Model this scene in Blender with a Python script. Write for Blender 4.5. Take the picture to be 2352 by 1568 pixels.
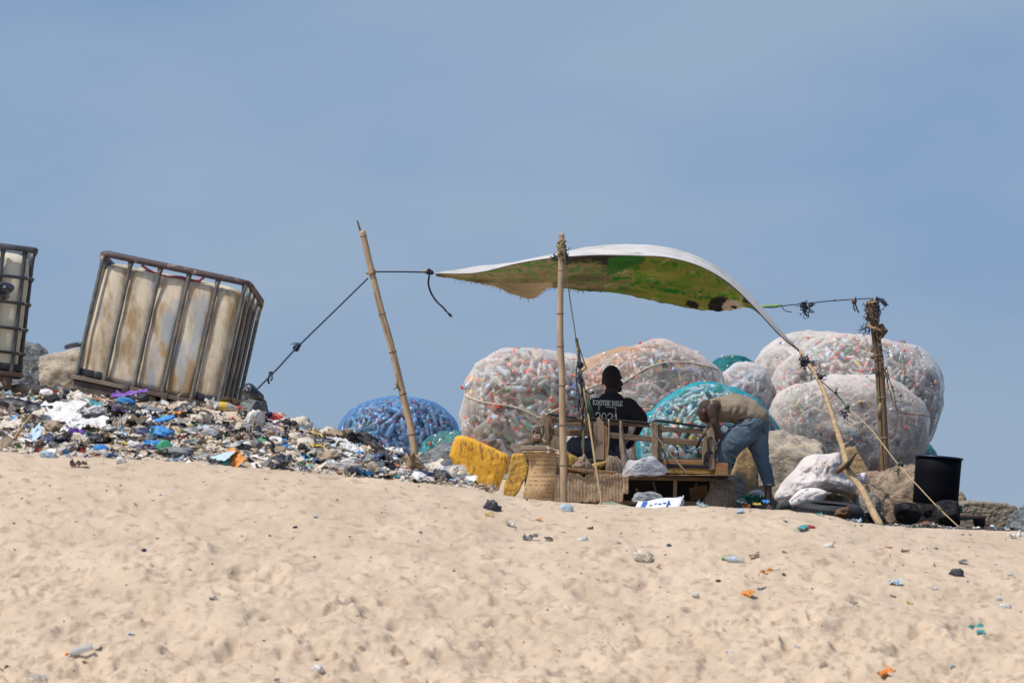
import bpy, bmesh, math, random
import numpy as np
from mathutils import Vector, Matrix, noise as mn
from mathutils.bvhtree import BVHTree
C = bpy.context.scene
COL = C.collection
for _o in list(bpy.data.objects):
    bpy.data.objects.remove(_o)
# ---------------------------------------------------------------- camera, sky, sun, exposure
F = 8167.0                       # focal length in units of the 2352-wide measuring grid
def px(x, y, d):                 # grid point at distance d -> world (camera at origin looking along +Y)
    return Vector(((x-1176)*d/F, d, (1200-y)*d/F))
cam = bpy.data.cameras.new('camera'); camo = bpy.data.objects.new('camera', cam); COL.objects.link(camo)
camo.rotation_euler = (math.pi/2, 0, 0)
cam.sensor_width = 36; cam.lens = F/2352*36
cam.shift_y = (1200-784)/2352
cam.clip_start = .5; cam.clip_end = 20000
cam.dof.use_dof = True; cam.dof.focus_distance = 35.0; cam.dof.aperture_fstop = 4.0
C.camera = camo
SUN = Vector((-.52, -.33, 1.08)).normalized()
el = math.asin(SUN.z); az = math.atan2(SUN.x, SUN.y)
w = bpy.data.worlds.new('World'); C.world = w; w.use_nodes = True
nt = w.node_tree; N = nt.nodes; L = nt.links; N.clear()
def nd(t, **k):
    n = N.new(t)
    for a, b in k.items():
        setattr(n, a, b)
    return n
sky = nd('ShaderNodeTexSky', sky_type='NISHITA', sun_disc=False)
sky.sun_elevation = el; sky.sun_rotation = az
sky.air_density = 1.0; sky.dust_density = 1.5; sky.ozone_density = 2.0
bg1 = nd('ShaderNodeBackground'); bg1.inputs[1].default_value = .15
L.new(sky.outputs[0], bg1.inputs[0])
tc = nd('ShaderNodeTexCoord'); sx = nd('ShaderNodeSeparateXYZ'); L.new(tc.outputs['Generated'], sx.inputs[0])
mp = nd('ShaderNodeMapping'); mp.inputs['Scale'].default_value = (7, 2, 19); mp.inputs['Rotation'].default_value = (0, .25, 0)
L.new(tc.outputs['Generated'], mp.inputs[0])
nz = nd('ShaderNodeTexNoise'); nz.inputs['Scale'].default_value = 1.1; nz.inputs['Detail'].default_value = 4; nz.inputs['Roughness'].default_value = .45
L.new(mp.outputs[0], nz.inputs['Vector'])
ra = nd('ShaderNodeValToRGB'); e = ra.color_ramp.elements          # low hazy sky, bluer upward
e[0].position = 0.0; e[0].color = (.292, .396, .530, 1)
e[1].position = 1.0; e[1].color = (.224, .348, .545, 1)
for p, c in ((.25, (.264, .380, .545, 1)), (.55, (.238, .364, .560, 1)), (.8, (.232, .357, .560, 1))):
    q = ra.color_ramp.elements.new(p); q.color = c
mr = nd('ShaderNodeMapRange'); mr.inputs[1].default_value = 0; mr.inputs[2].default_value = .15
L.new(sx.outputs[2], mr.inputs[0]); L.new(mr.outputs[0], ra.inputs[0])
mx = nd('ShaderNodeMix', data_type='RGBA'); mx.inputs[7].default_value = (.350, .450, .580, 1)
mr2 = nd('ShaderNodeMapRange'); mr2.inputs[1].default_value = .36; mr2.inputs[2].default_value = .66; mr2.inputs[4].default_value = .70
L.new(nz.outputs[0], mr2.inputs[0]); L.new(mr2.outputs[0], mx.inputs[0]); L.new(ra.outputs[0], mx.inputs[6])
bg2 = nd('ShaderNodeBackground'); L.new(mx.outputs[2], bg2.inputs[0])
mr3 = nd('ShaderNodeMapRange'); mr3.interpolation_type = 'SMOOTHSTEP'; mr3.inputs[1].default_value = .17; mr3.inputs[2].default_value = .45
L.new(sx.outputs[2], mr3.inputs[0])
ms = nd('ShaderNodeMixShader'); L.new(mr3.outputs[0], ms.inputs[0]); L.new(bg2.outputs[0], ms.inputs[1]); L.new(bg1.outputs[0], ms.inputs[2])
wo = nd('ShaderNodeOutputWorld'); L.new(ms.outputs[0], wo.inputs[0])
sl = bpy.data.lights.new('sun', 'SUN'); sl.energy = 3.9; sl.angle = math.radians(1.2); sl.color = (1, .95, .88)
so = bpy.data.objects.new('sun', sl); COL.objects.link(so); so.rotation_euler = SUN.to_track_quat('Z', 'Y').to_euler()
C.view_settings.view_transform = 'Standard'; C.view_settings.look = 'None'
C.view_settings.exposure = 0.0; C.view_settings.gamma = 1
C.cycles.transparent_max_bounces = 14; C.cycles.max_bounces = 8
# ---------------------------------------------------------------- materials
def mat(name, c1, c2=None, scale=8, rough=.8, bump=0, bscale=None, detail=5, spec=.5, stretch=(1, 1, 1), lo=.35, hi=.65,
        metal=0, trans=0, c3=None, s3=30, alpha=1, coat=0, tint=None, coord='Object', noise_rough=.55):
    m = bpy.data.materials.new(name); m.use_nodes = True; t = m.node_tree; n = t.nodes; l = t.links
    b = n['Principled BSDF']; b.inputs['Roughness'].default_value = rough; b.inputs['Metallic'].default_value = metal
    b.inputs['Specular IOR Level'].default_value = spec; b.inputs['Coat Weight'].default_value = coat
    tcn = n.new('ShaderNodeTexCoord'); mpn = n.new('ShaderNodeMapping'); mpn.inputs['Scale'].default_value = stretch
    l.new(tcn.outputs[coord], mpn.inputs[0])
    def noise(s, d=detail):
        q = n.new('ShaderNodeTexNoise'); q.inputs['Scale'].default_value = s; q.inputs['Detail'].default_value = d
        q.inputs['Roughness'].default_value = noise_rough
        l.new(mpn.outputs[0], q.inputs['Vector']); return q
    col = None
    if c2 is None: c2 = tuple(v*.8 for v in c1)
    q = noise(scale); r = n.new('ShaderNodeMapRange'); r.inputs[1].default_value = lo; r.inputs[2].default_value = hi
    l.new(q.outputs[0], r.inputs[0])
    mx = n.new('ShaderNodeMix'); mx.data_type = 'RGBA'
    mx.inputs[6].default_value = (*c1, 1); mx.inputs[7].default_value = (*c2, 1); l.new(r.outputs[0], mx.inputs[0]); col = mx.outputs[2]
    if c3:
        q3 = noise(s3, 3); r3 = n.new('ShaderNodeMapRange'); r3.inputs[1].default_value = .56; r3.inputs[2].default_value = .66
        l.new(q3.outputs[0], r3.inputs[0]); m3 = n.new('ShaderNodeMix'); m3.data_type = 'RGBA'
        l.new(r3.outputs[0], m3.inputs[0]); l.new(col, m3.inputs[6]); m3.inputs[7].default_value = (*c3, 1); col = m3.outputs[2]
    l.new(col, b.inputs['Base Color'])
    if bump:
        q2 = noise(bscale or scale*3); bp = n.new('ShaderNodeBump'); bp.inputs['Strength'].default_value = 1
        bp.inputs['Distance'].default_value = bump; l.new(q2.outputs[0], bp.inputs['Height']); l.new(bp.outputs[0], b.inputs['Normal'])
    out = n['Material Output']; sh = b.outputs[0]
    if trans:
        tr = n.new('ShaderNodeBsdfTranslucent'); l.new(col, tr.inputs[0]); a = n.new('ShaderNodeMixShader'); a.inputs[0].default_value = trans
        l.new(sh, a.inputs[1]); l.new(tr.outputs[0], a.inputs[2]); sh = a.outputs[0]
    if alpha < 1:
        tp = n.new('ShaderNodeBsdfTransparent'); tp.inputs[0].default_value = (*(tint or (1, 1, 1)), 1)
        a = n.new('ShaderNodeMixShader'); a.inputs[0].default_value = alpha
        l.new(tp.outputs[0], a.inputs[1]); l.new(sh, a.inputs[2]); sh = a.outputs[0]
    l.new(sh, out.inputs[0])
    return m
# ---------------------------------------------------------------- object helpers
def tag(o, label=None, cat=None, group=None, kind=None):
    if label: o['label'] = label
    if cat: o['category'] = cat
    if group: o['group'] = group
    if kind: o['kind'] = kind
    return o
def setparent(o, p):
    if p is not None:
        o.parent = p; o.matrix_parent_inverse = Matrix.Translation(-p.location) if p.type == 'EMPTY' else Matrix.Identity(4)
def empty(name, loc, label, cat, group=None):
    o = bpy.data.objects.new(name, None); COL.objects.link(o); o.location = Vector(loc); o.empty_display_size = .1
    return tag(o, label, cat, group)
def mesh(name, V, Fc, mats, parent=None, smooth=True, mi=None):
    me = bpy.data.meshes.new(name); me.from_pydata([tuple(v) for v in V], [], [tuple(f) for f in Fc])
    for m in (mats if isinstance(mats, (list, tuple)) else [mats]): me.materials.append(m)
    if mi is not None: me.polygons.foreach_set('material_index', mi)
    if smooth: me.polygons.foreach_set('use_smooth', [True]*len(Fc))
    me.update()
    o = bpy.data.objects.new(name, me); COL.objects.link(o); setparent(o, parent)
    return o
def bevel(o, wd=.006, seg=2, ang=35):
    b = o.modifiers.new('bevel', 'BEVEL'); b.width = wd; b.segments = seg; b.limit_method = 'ANGLE'; b.angle_limit = math.radians(ang)
    return o
def crom(P, n):                  # Catmull-Rom resample of list of vectors/tuples, n points per span
    P = [np.array(p, float) for p in P]
    if len(P) < 2: return P
    Q = [2*P[0]-P[1]] + P + [2*P[-1]-P[-2]]; out = []
    for i in range(1, len(Q)-2):
        for k in range(n):
            t = k/n; a, b, c, d = Q[i-1], Q[i], Q[i+1], Q[i+2]
            out.append(.5*((2*b)+(-a+c)*t+(2*a-5*b+4*c-d)*t*t+(-a+3*b-3*c+d)*t**3))
    out.append(P[-1]); return out
class MB:
    def __init__(s): s.v = []; s.f = []; s.m = []
    def add(s, V, Fc, m=0):
        o = len(s.v); s.v += [tuple(v) for v in V]; s.f += [tuple(i+o for i in f) for f in Fc]; s.m += [m]*len(Fc)
    def box(s, c, size, M=None, m=0):
        a, b, h = [q/2 for q in size]; c = Vector(c)
        V = [Vector((x, y, z)) for x in (-a, a) for y in (-b, b) for z in (-h, h)]
        if M is not None: V = [M @ v for v in V]
        s.add([v+c for v in V], [(0, 1, 3, 2), (4, 6, 7, 5), (0, 4, 5, 1), (2, 3, 7, 6), (0, 2, 6, 4), (1, 5, 7, 3)], m)
    def plank(s, a, b, h, t, m=0):       # board from a to b, height h (in the picture plane), thickness t in depth
        a = Vector(a); b = Vector(b); x = (b-a); Ln = x.length; x.normalize(); y = Vector((0, 1, 0)); z = x.cross(y).normalized(); y = z.cross(x)
        s.box((a+b)/2, (Ln, t, h), Matrix((x, y, z)).transposed(), m)
    def tube(s, P, R, n=8, m=0, cap=True, jit=0):
        P = [Vector(p) for p in P]
        if not isinstance(R, (list, tuple, np.ndarray)): R = [R]*len(P)
        V = []; Fc = []; up = None
        for i, p in enumerate(P):
            t = (P[min(i+1, len(P)-1)]-P[max(i-1, 0)])
            t = t.normalized() if t.length > 1e-9 else Vector((0, 0, 1))
            if up is None: up = Vector((0, 1, 0)) if abs(t.y) < .9 else Vector((1, 0, 0))
            x = up.cross(t)
            if x.length < 1e-6: x = Vector((1, 0, 0)).cross(t)
            x.normalize(); y = t.cross(x).normalized(); up = y
            for k in range(n):
                a = 2*math.pi*k/n; r = R[i]*(1+random.uniform(-jit, jit))
                V.append(p+x*(math.cos(a)*r)+y*(math.sin(a)*r))
        for i in range(len(P)-1):
            for k in range(n):
                Fc.append((i*n+k, i*n+(k+1) % n, (i+1)*n+(k+1) % n, (i+1)*n+k))
        if cap: Fc.append(tuple(range(n-1, -1, -1))); Fc.append(tuple((len(P)-1)*n+k for k in range(n)))
        s.add(V, Fc, m)
    def lathe(s, prof, M, n=12, m=None):  # prof [(r,z)...], M 4x4
        V = []; Fc = []; mi = []
        for r, z in prof:
            for k in range(n):
                a = 2*math.pi*k/n; V.append(M @ Vector((r*math.cos(a), r*math.sin(a), z)))
        for i in range(len(prof)-1):
            for k in range(n):
                Fc.append((i*n+k, i*n+(k+1) % n, (i+1)*n+(k+1) % n, (i+1)*n+k))
        s.add(V, Fc, m or 0)
    def prism(s, pts, y0, y1, m=0):      # pts: (x,z) outline extruded in depth
        n = len(pts); V = [Vector((p[0], y0, p[1])) for p in pts]+[Vector((p[0], y1, p[1])) for p in pts]
        Fc = [tuple(range(n-1, -1, -1)), tuple(range(n, 2*n))]+[(i, (i+1) % n, n+(i+1) % n, n+i) for i in range(n)]
        s.add(V, Fc, m)
    def clusters(s, name, mats, parent, gap=.02):   # every separate cluster of strands becomes its own part
        seen = []; comp = {}
        adj = list(range(len(s.v)))
        def find(a):
            while adj[a] != a: adj[a] = adj[adj[a]]; a = adj[a]
            return a
        for f in s.f:
            for q in f[1:]: adj[find(q)] = find(f[0])
        for fi, f in enumerate(s.f): comp.setdefault(find(f[0]), []).append(fi)
        bb = []
        for r, fs in comp.items():
            P = np.array([s.v[i] for fi in fs for i in s.f[fi]]); bb.append([P.min(0)-gap, P.max(0)+gap, fs])
        ch = True
        while ch:
            ch = False; out = []
            for b in bb:
                for o in out:
                    if np.all(b[0] < o[1]) and np.all(o[0] < b[1]): o[0] = np.minimum(o[0], b[0]); o[1] = np.maximum(o[1], b[1]); o[2] = o[2]+b[2]; ch = True; break
                else: out.append(b)
            bb = out
        for lo_, hi_, fs in bb:
            m = MB(); mp_ = {}
            for fi in fs:
                g_ = []
                for i in s.f[fi]:
                    if i not in mp_: mp_[i] = len(m.v); m.v.append(s.v[i])
                    g_.append(mp_[i])
                m.f.append(tuple(g_)); m.m.append(s.m[fi])
            m.build(name, mats, parent)
    def build(s, name, mats, parent=None, smooth=True, bev=0):
        o = mesh(name, s.v, s.f, mats, parent, smooth, s.m)
        if bev: bevel(o, bev)
        return o
def fixn(o):
    bm = bmesh.new(); bm.from_mesh(o.data); bmesh.ops.recalc_face_normals(bm, faces=bm.faces); bm.to_mesh(o.data); bm.free(); return o
def grid_faces(nu, nv): return [(i*nv+j, (i+1)*nv+j, (i+1)*nv+j+1, i*nv+j+1) for i in range(nu-1) for j in range(nv-1)]
def sheet(ctrl, nu, nv):                  # ctrl rows of (x,y,d) or Vectors -> smooth grid of Vectors
    rows = [crom(r, nv) for r in ctrl]
    cols = [crom([r[j] for r in rows], nu) for j in range(len(rows[0]))]
    return [[Vector(cols[j][i]) for j in range(len(cols))] for i in range(len(cols[0]))]
def bake(o):                              # apply modifiers without operators
    dg = bpy.context.evaluated_depsgraph_get(); ev = o.evaluated_get(dg); me = bpy.data.meshes.new_from_object(ev)
    o.modifiers.clear(); o.data = me; return o
def fbm(p, o=4, sc=1.0):
    p = Vector(p)*sc; return mn.fractal(p, 1.0, 2.0, o)
def displace(o, f):
    me = o.data; me.update(); V = [v.co.copy() for v in me.vertices]; Nn = [v.normal.copy() for v in me.vertices]
    for v, c, n in zip(me.vertices, V, Nn): v.co = c+f(c, n)
    me.update(); return o
# vectorised value noise
_rng = np.random.default_rng(5); _T = _rng.random((256, 256))
def vnoise(x, y):
    xi = np.floor(x).astype(int); yi = np.floor(y).astype(int); fx = x-xi; fy = y-yi
    fx = fx*fx*(3-2*fx); fy = fy*fy*(3-2*fy)
    g = lambda a, b: _T[a % 256, b % 256]
    return (g(xi, yi)*(1-fx)+g(xi+1, yi)*fx)*(1-fy)+(g(xi, yi+1)*(1-fx)+g(xi+1, yi+1)*fx)*fy-.5
def vfbm(x, y, o=4):
    s = 0; a = 1
    for i in range(o): s = s+a*vnoise(x*2**i+17.3*i, y*2**i+9.1*i); a *= .5
    return s
# ---------------------------------------------------------------- ground: one sheet of sand
CX = [-200, 0, 200, 400, 600, 700, 800, 900, 1000, 1100, 1150, 1200, 1300, 1400, 1500, 1600, 1700, 1800, 1900, 2000, 2100, 2200, 2352, 2600]
CY = [1030, 1037, 1050, 1060, 1076, 1085, 1094, 1103, 1112, 1123, 1134, 1142, 1151, 1159, 1167, 1160, 1167, 1171, 1184, 1204, 1211, 1219, 1236, 1250]
RX = [-200, 0, 300, 450, 540, 600, 700, 800, 850, 950, 1040, 1090, 1150, 1250, 1300, 1500, 1800, 1900, 2000, 2100, 2352, 2600]
RY = [905, 908, 908, 928, 938, 957, 982, 1007, 1020, 1062, 1092, 1110, 1145, 1162, 1168, 1177, 1181, 1196, 1208, 1214, 1222, 1232]
def ground(X, D, detail=True):
    X = np.asarray(X, float); D = np.asarray(D, float)
    xp = 1176+X*F/np.maximum(D, 12)
    zc = (1200-np.interp(xp, CX, CY))*25.6/F
    zr = (1200-np.interp(xp, RX, RY))*28.5/F; zr2 = (1200-np.interp(xp, RX, RY)-4)*31/F
    zw = np.interp(xp, [-200, 300, 600, 1000, 1200, 1500, 1800, 1920, 2100, 2352, 2700], [.9, .8, .55, .25, .15, .10, .11, .0, -.02, -.06, -.1])
    o = np.ones_like(xp)
    zk = (1200-np.interp(xp, CX, CY)-5)*26.4/F
    ks = [(-1e5, -1.65*o), (12, -1.62*o), (17, -1.5*o), (21.3, -1.07*o), (25.6, zc), (26.4, zk), (28.5, zr), (31, zr2), (36, zw), (40, 0), (45, 0), (50, -.6*o), (62, -5*o), (1e5, -6*o)]
    berm = .40*np.clip((xp-1000)/150, 0, 1)*np.clip((2130-xp)/60, 0, 1)
    ks[-5] = (40, .10+berm); ks[-4] = (45, .05+berm)
    def ev(D):
        z = np.zeros_like(D)
        for (d0, z0), (d1, z1) in zip(ks[:-1], ks[1:]):
            t = (D-d0)/(d1-d0); mk = (t >= 0) & (t < 1); z = np.where(mk, z0+(z1-z0)*t, z)
        return z
    z = (ev(D-.35)+2*ev(D)+ev(D+.35))/4
    # the crest stays crisp: a touch of the unsmoothed profile
    z = np.where((D > 25) & (D < 26.6), np.maximum(z, ev(D)-.01), z)
    if detail:
        near = np.clip((D-15)/4, 0, 1)*np.clip((60-D)/10, 0, 1)
        z = z+near*(.07*vfbm(X*.9+3, D*.9, 3)*np.clip((26-D)/2, .15, 1)*1.2 + .022*vfbm(X*4, D*4, 3)+.008*vfbm(X*14, D*14, 2))
        lowf = np.clip((25.6-D)/3.5, 0, 1)*near; q = vfbm(X*2.7+5, D*3.6, 4); q2 = vfbm(X*7.3+1, D*8.5+7, 3)
        z = z+lowf*(.032*np.clip((q-.02)/.07, 0, 1)+.020*np.clip((q2-.06)/.07, 0, 1)+.026*(.35-np.abs(vfbm(X*2.6, D*3.1+3, 3)))*2)
    return z
_dents = []
random.seed(11)
for _ in range(1300):
    d = random.uniform(20.3, 25.7); x = random.uniform(-4.2, 4.2)
    low = max(0, min(1, (25.2-d)/3.0))
    if random.random() > .12+.55*low: continue
    _dents.append((x, d, random.uniform(.025, .10), random.uniform(.022, .075), random.uniform(0, 3.14), random.uniform(.012, .046)*(.30+.8*low)))
def make_ground():
    xs = np.unique(np.concatenate([np.arange(-4.6, 4.6, .0155), np.arange(-9, 9, .12), np.sign(np.arange(-30, 31))*np.abs(np.arange(-30, 31)/30.)**4*6000]))
    ys = np.unique(np.concatenate([np.arange(20.3, 32.5, .022), np.arange(12, 64, .14), -(np.arange(0, 15)/15.)**3*800, 64+(np.arange(0, 25)/24.)**4*9000]))
    X, D = np.meshgrid(xs, ys, indexing='ij'); Z = ground(X, D)
    for (x, d, a, b, th, dep) in _dents:
        i0, i1 = np.searchsorted(xs, [x-.4, x+.4]); j0, j1 = np.searchsorted(ys, [d-.4, d+.4])
        if i1 <= i0 or j1 <= j0: continue
        u = (X[i0:i1, j0:j1]-x); v = (D[i0:i1, j0:j1]-d); c, s = math.cos(th), math.sin(th)
        wob = 1+1.0*vnoise(u*22+x*7, v*22+d*5)
        q = ((u*c+v*s)/a)**2+((-u*s+v*c)/b)**2; q = q*wob
        Z[i0:i1, j0:j1] += -dep*np.exp(-q**1.5)+dep*.3*np.exp(-(np.sqrt(q)-1.55)**2*5)
    nu, nv = X.shape
    V = np.stack([X, D, Z], -1).reshape(-1, 3)
    i = np.arange(nu-1)[:, None]; j = np.arange(nv-1)[None, :]; a = (i*nv+j)
    Fq = np.stack([a, a+nv, a+nv+1, a+1], -1).reshape(-1, 4)
    me = bpy.data.meshes.new('sand'); me.vertices.add(len(V)); me.vertices.foreach_set('co', V.ravel())
    me.loops.add(Fq.size); me.loops.foreach_set('vertex_index', Fq.ravel().astype(np.int32))
    me.polygons.add(len(Fq)); me.polygons.foreach_set('loop_start', np.arange(0, Fq.size, 4, dtype=np.int32))
    me.polygons.foreach_set('use_smooth', np.ones(len(Fq), bool)); me.update(calc_edges=True)
    # dirt zone: dark trampled ground of the yard behind the crest
    xp = 1176+X*F/np.maximum(D, 12)
    dirt = np.clip((D-29)/2, 0, 1)*np.clip((xp-1500)/250, 0, 1)*np.clip((60-D)/8, 0, 1)
    dirt = np.clip(dirt*1.5+vfbm(X*3, D*3, 3)*.8*(dirt > 0), 0, 1)
    at = me.attributes.new('dirt', 'FLOAT', 'POINT'); at.data.foreach_set('value', dirt.ravel().astype(np.float32))
    o = bpy.data.objects.new('sand', me); COL.objects.link(o); o['kind'] = 'structure'
    m = mat('sand', (.550, .437, .320), (.472, .370, .266), scale=2.2, rough=.95, bump=.006, bscale=60, detail=8, spec=.2, c3=(.39, .295, .21), s3=11)
    t = m.node_tree; n = t.nodes; l = t.links; b = n['Principled BSDF']
    src = b.inputs['Base Color'].links[0].from_socket
    at = n.new('ShaderNodeAttribute'); at.attribute_name = 'dirt'; mx = n.new('ShaderNodeMix'); mx.data_type = 'RGBA'
    l.new(at.outputs['Fac'], mx.inputs[0]); l.new(src, mx.inputs[6]); mx.inputs[7].default_value = (.075, .062, .052, 1)
    # fine grain speckle
    g = n.new('ShaderNodeTexNoise'); g.inputs['Scale'].default_value = 160; g.inputs['Detail'].default_value = 2
    l.new(n['Texture Coordinate'].outputs['Object'], g.inputs['Vector'])
    r = n.new('ShaderNodeMapRange'); r.inputs[1].default_value = .3; r.inputs[2].default_value = .7; r.inputs[3].default_value = .86; r.inputs[4].default_value = 1.12
    l.new(g.outputs[0], r.inputs[0]); vm = n.new('ShaderNodeVectorMath'); vm.operation = 'SCALE'
    l.new(mx.outputs[2], vm.inputs[0]); l.new(r.outputs[0], vm.inputs['Scale']); l.new(vm.outputs[0], b.inputs['Base Color'])
    me.materials.append(m)
make_ground()
def gz(x, d): return float(ground(np.array([x]), np.array([d]))[0])
_ds = np.arange(19, 40, .04)
def hit(x, y, dmin=19, dmax=40):          # grid point -> first point of the sand it sees
    X = (x-1176)*_ds/F; z = ground(X, _ds); s = 1200-z*F/_ds
    k = np.where((s <= y) & (_ds >= dmin) & (_ds <= dmax))[0]
    if len(k) == 0:
        kk = np.argmin(np.where((_ds >= dmin) & (_ds <= dmax), s, 9e9)); d = _ds[kk]
    else: d = _ds[k[0]]
    return Vector(((x-1176)*d/F, d, gz((x-1176)*d/F, d)))
# sea behind the yard
mw = mat('water', (.10, .17, .22), (.14, .21, .26), scale=.02, rough=.25, bump=.1, bscale=.8)
tag(mesh('water', [(-9000, 56, -3.4), (9000, 56, -3.4), (9000, 12000, -3.4), (-9000, 12000, -3.4)], [(0, 1, 2, 3)], mw, smooth=False), kind='structure')
# ---------------------------------------------------------------- caged liquid tanks
M_tank = mat('stained_plastic', (.58, .50, .37), (.33, .22, .11), scale=4.6, rough=.55, bump=.006, bscale=10, stretch=(1.6, 1.6, .55), lo=.44, hi=.60, c3=(.33, .345, .35), s3=2.9, detail=8, noise_rough=.62)
M_tank2 = mat('cream_plastic', (.60, .57, .45), (.50, .47, .36), scale=3, rough=.5, stretch=(1, 1, .5))
M_bar = mat('dull_steel', (.16, .165, .155), (.09, .085, .075), scale=9, rough=.55, metal=.35, c3=(.22, .15, .09), s3=14)
M_dark = mat('dark_steel', (.095, .105, .12), (.055, .06, .065), scale=9, rough=.5, metal=.3)
M_rail = mat('maroon_rail', (.085, .050, .050), (.05, .035, .035), scale=14, rough=.6, c3=(.24, .19, .14), s3=20)
M_pallet = mat('brown_pallet', (.115, .085, .068), (.06, .048, .042), scale=7, rough=.8, bump=.004, c3=(.22, .17, .13), s3=16)
M_blackp = mat('black_plate', (.02, .022, .028), rough=.5)
M_red = mat('red_hose', (.22, .02, .04), rough=.4)
def rounded_rect(w_, d_, r, n=6):
    P = []
    for cx, cy, a0 in ((w_-r, r, -90), (w_-r, d_-r, 0), (r, d_-r, 90), (r, r, 180)):
        for k in range(n+1):
            a = math.radians(a0+90*k/n); P.append((cx+r*math.cos(a), cy+r*math.sin(a)))
    return P
def tank(corner, roll, yaw, pitch, label, mtank, horizontals, mbar, mrail, W=1.2, Dp=1.0, H=1.17, full=True):
    M = Matrix.Translation(corner) @ Matrix.Rotation(math.radians(roll), 4, 'Y') @ Matrix.Rotation(math.radians(pitch), 4, 'X') @ Matrix.Rotation(math.radians(yaw), 4, 'Z')
    T = lambda x, y, z: M @ Vector((x, y, z))
    root = empty('caged_liquid_tank', corner, label, 'tank', None)
    # bladder
    bx0, bx1, by0, by1, bz0, bz1 = .038, W-.038, .038, Dp-.038, .155, H-.050
    nb = 96; ring = []
    P = rounded_rect(bx1-bx0, by1-by0, .10, 7)
    # resample ring evenly
    per = [0]
    for i in range(len(P)): per.append(per[-1]+math.dist(P[i], P[(i+1) % len(P)]))
    n = 200; ring = []
    for k in range(n):
        s_ = per[-1]*k/n; i = max(j for j in range(len(P)) if per[j] <= s_); f = (s_-per[i])/(per[i+1]-per[i]+1e-9)
        a, b = P[i], P[(i+1) % len(P)]; ring.append((a[0]+(b[0]-a[0])*f, a[1]+(b[1]-a[1])*f))
    V = []; Fc = []; nz_ = 44
    cxx, cyy = (bx1-bx0)/2, (by1-by0)/2
    for j in range(nz_+1):
        t = j/nz_; z = bz0+(bz1-bz0)*t
        e_ = .06; top = max(0, (t-(1-.09))/.09); bot = max(0, (.05-t)/.05)
        ins = .085*(1-math.sqrt(max(0, 1-top*top)))+.03*(1-math.sqrt(max(0, 1-bot*bot)))
        for (rx, ry) in ring:
            # vertical channels behind each bar
            fx = (rx+bx0)/W; fy = (ry+by0)/Dp
            g = 0
            if ry < .03 or ry > by1-by0-.03:
                for q in (.205, .405, .60, .795): g = max(g, math.exp(-((fx-q)/.022)**2))
            if rx < .03 or rx > bx1-bx0-.03:
                for q in (.25, .5, .75): g = max(g, math.exp(-((fy-q)/.028)**2))
            g *= (1-top)*(.5+.5*min(1, t*12))
            k = ins+.022*g-.012*math.sin(math.pi*t)+.010*mn.noise(Vector((rx*3, ry*3, z*4)))
            dx, dy = rx-cxx, ry-cyy; sx_ = (abs(dx)-k)/max(abs(dx), 1e-6) if abs(dx) > .02 else 1; sy_ = (abs(dy)-k)/max(abs(dy), 1e-6) if abs(dy) > .02 else 1
            V.append(T(bx0+cxx+dx*max(sx_, 0), by0+cyy+dy*max(sy_, 0), z))
    for j in range(nz_):
        for k in range(n): Fc.append((j*n+k, j*n+(k+1) % n, (j+1)*n+(k+1) % n, (j+1)*n+k))
    Fc.append(tuple(nz_*n+k for k in range(n)))
    mesh('plastic_bladder', V, Fc, mtank, root)
    lid = MB(); lid.lathe([(0, .0), (.12, 0), (.12, .03), (.10, .045), (0, .045)], M @ Matrix.Translation((W/2, Dp/2, bz1-.005)), 20); lid.build('lid', M_blackp, root)
    # cage bars
    rb = .0145
    fr = [(.02, .012), (W*.205, .012), (W*.405, .012), (W*.60, .012), (W*.795, .012), (W-.03, .02)]
    sd = [(W-.012, Dp*q) for q in (.2, .46, .72, .985)]
    bk = [(W*q, Dp-.012) for q in (.8, .6, .4, .2, .02)]; ls = [(.012, Dp*q) for q in (.8, .6, .4, .2)]
    if horizontals:
        fr = [(W*q, .012) for q in (.03, .2, .4, .6, .78, .93)]
    for (x, y) in fr+sd+bk+ls:
        b = MB(); zz = [.12, .17, .24, .5, .8, 1.0, H-.09, H-.03]; rr = [rb*1.35, rb*1.3, rb, rb, rb, rb, rb*1.05, rb*1.5]
        b.tube([T(x, y, z) for z in zz], [r*1.15 for r in rr], 8); b.build('cage_bar', mbar, root)
    if horizontals:
        for z in (.30, .50, .71, .92):
            b = MB(); R_ = rounded_rect(W+.01, Dp+.01, .05, 4); b.tube([T(x-.005, y-.012, z) for x, y in R_+[R_[0]]], .013, 6); b.build('cage_hoop', mbar, root)
    # top rail: flat loop with rounded front right corner
    b = MB(); R_ = rounded_rect(W+.03, Dp+.03, .10 if not horizontals else .05, 5); k0 = len(R_)
    pts = [(x-.015, y-.015) for x, y in R_]; V = []; Fc = []
    for i, (x, y) in enumerate(pts):
        dx, dy = x-W/2, y-Dp/2; q = math.hypot(dx, dy); wob = .004*mn.noise(Vector((x*9, y*9, 0)))
        for o_, z in ((-.006, -.03), (-.006, .006), (.018, .018+wob), (.04, .006), (.04, -.024), (.018, -.036)):
            V.append(T(x-dx/q*o_, y-dy/q*o_, H-.005+z))
    for i in range(k0):
        for k in range(6): Fc.append((i*6+k, i*6+(k+1) % 6, ((i+1) % k0)*6+(k+1) % 6, ((i+1) % k0)*6+k))
    b.add(V, Fc); fixn(b.build('top_rail', mrail, root))
    # black plates at the foot of the bladder
    for (xa, xb) in ((.03, .155), (.165, .215), (W*.815, W*.87), (W*.88, W*.985)) if not horizontals else ((W*.8, W*.99),):
        b = MB(); b.box(T((xa+xb)/2, .032, .185), (xb-xa, .012, .055), M.to_3x3()); fixn(b.build('foot_plate', M_blackp, root, bev=.004))
    # pallet: top deck lip, ribs, three blocks per side
    b = MB(); m3 = M.to_3x3()
    b.box(T(W/2, Dp/2, .128), (W+.02, Dp+.02, .030), m3)
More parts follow.
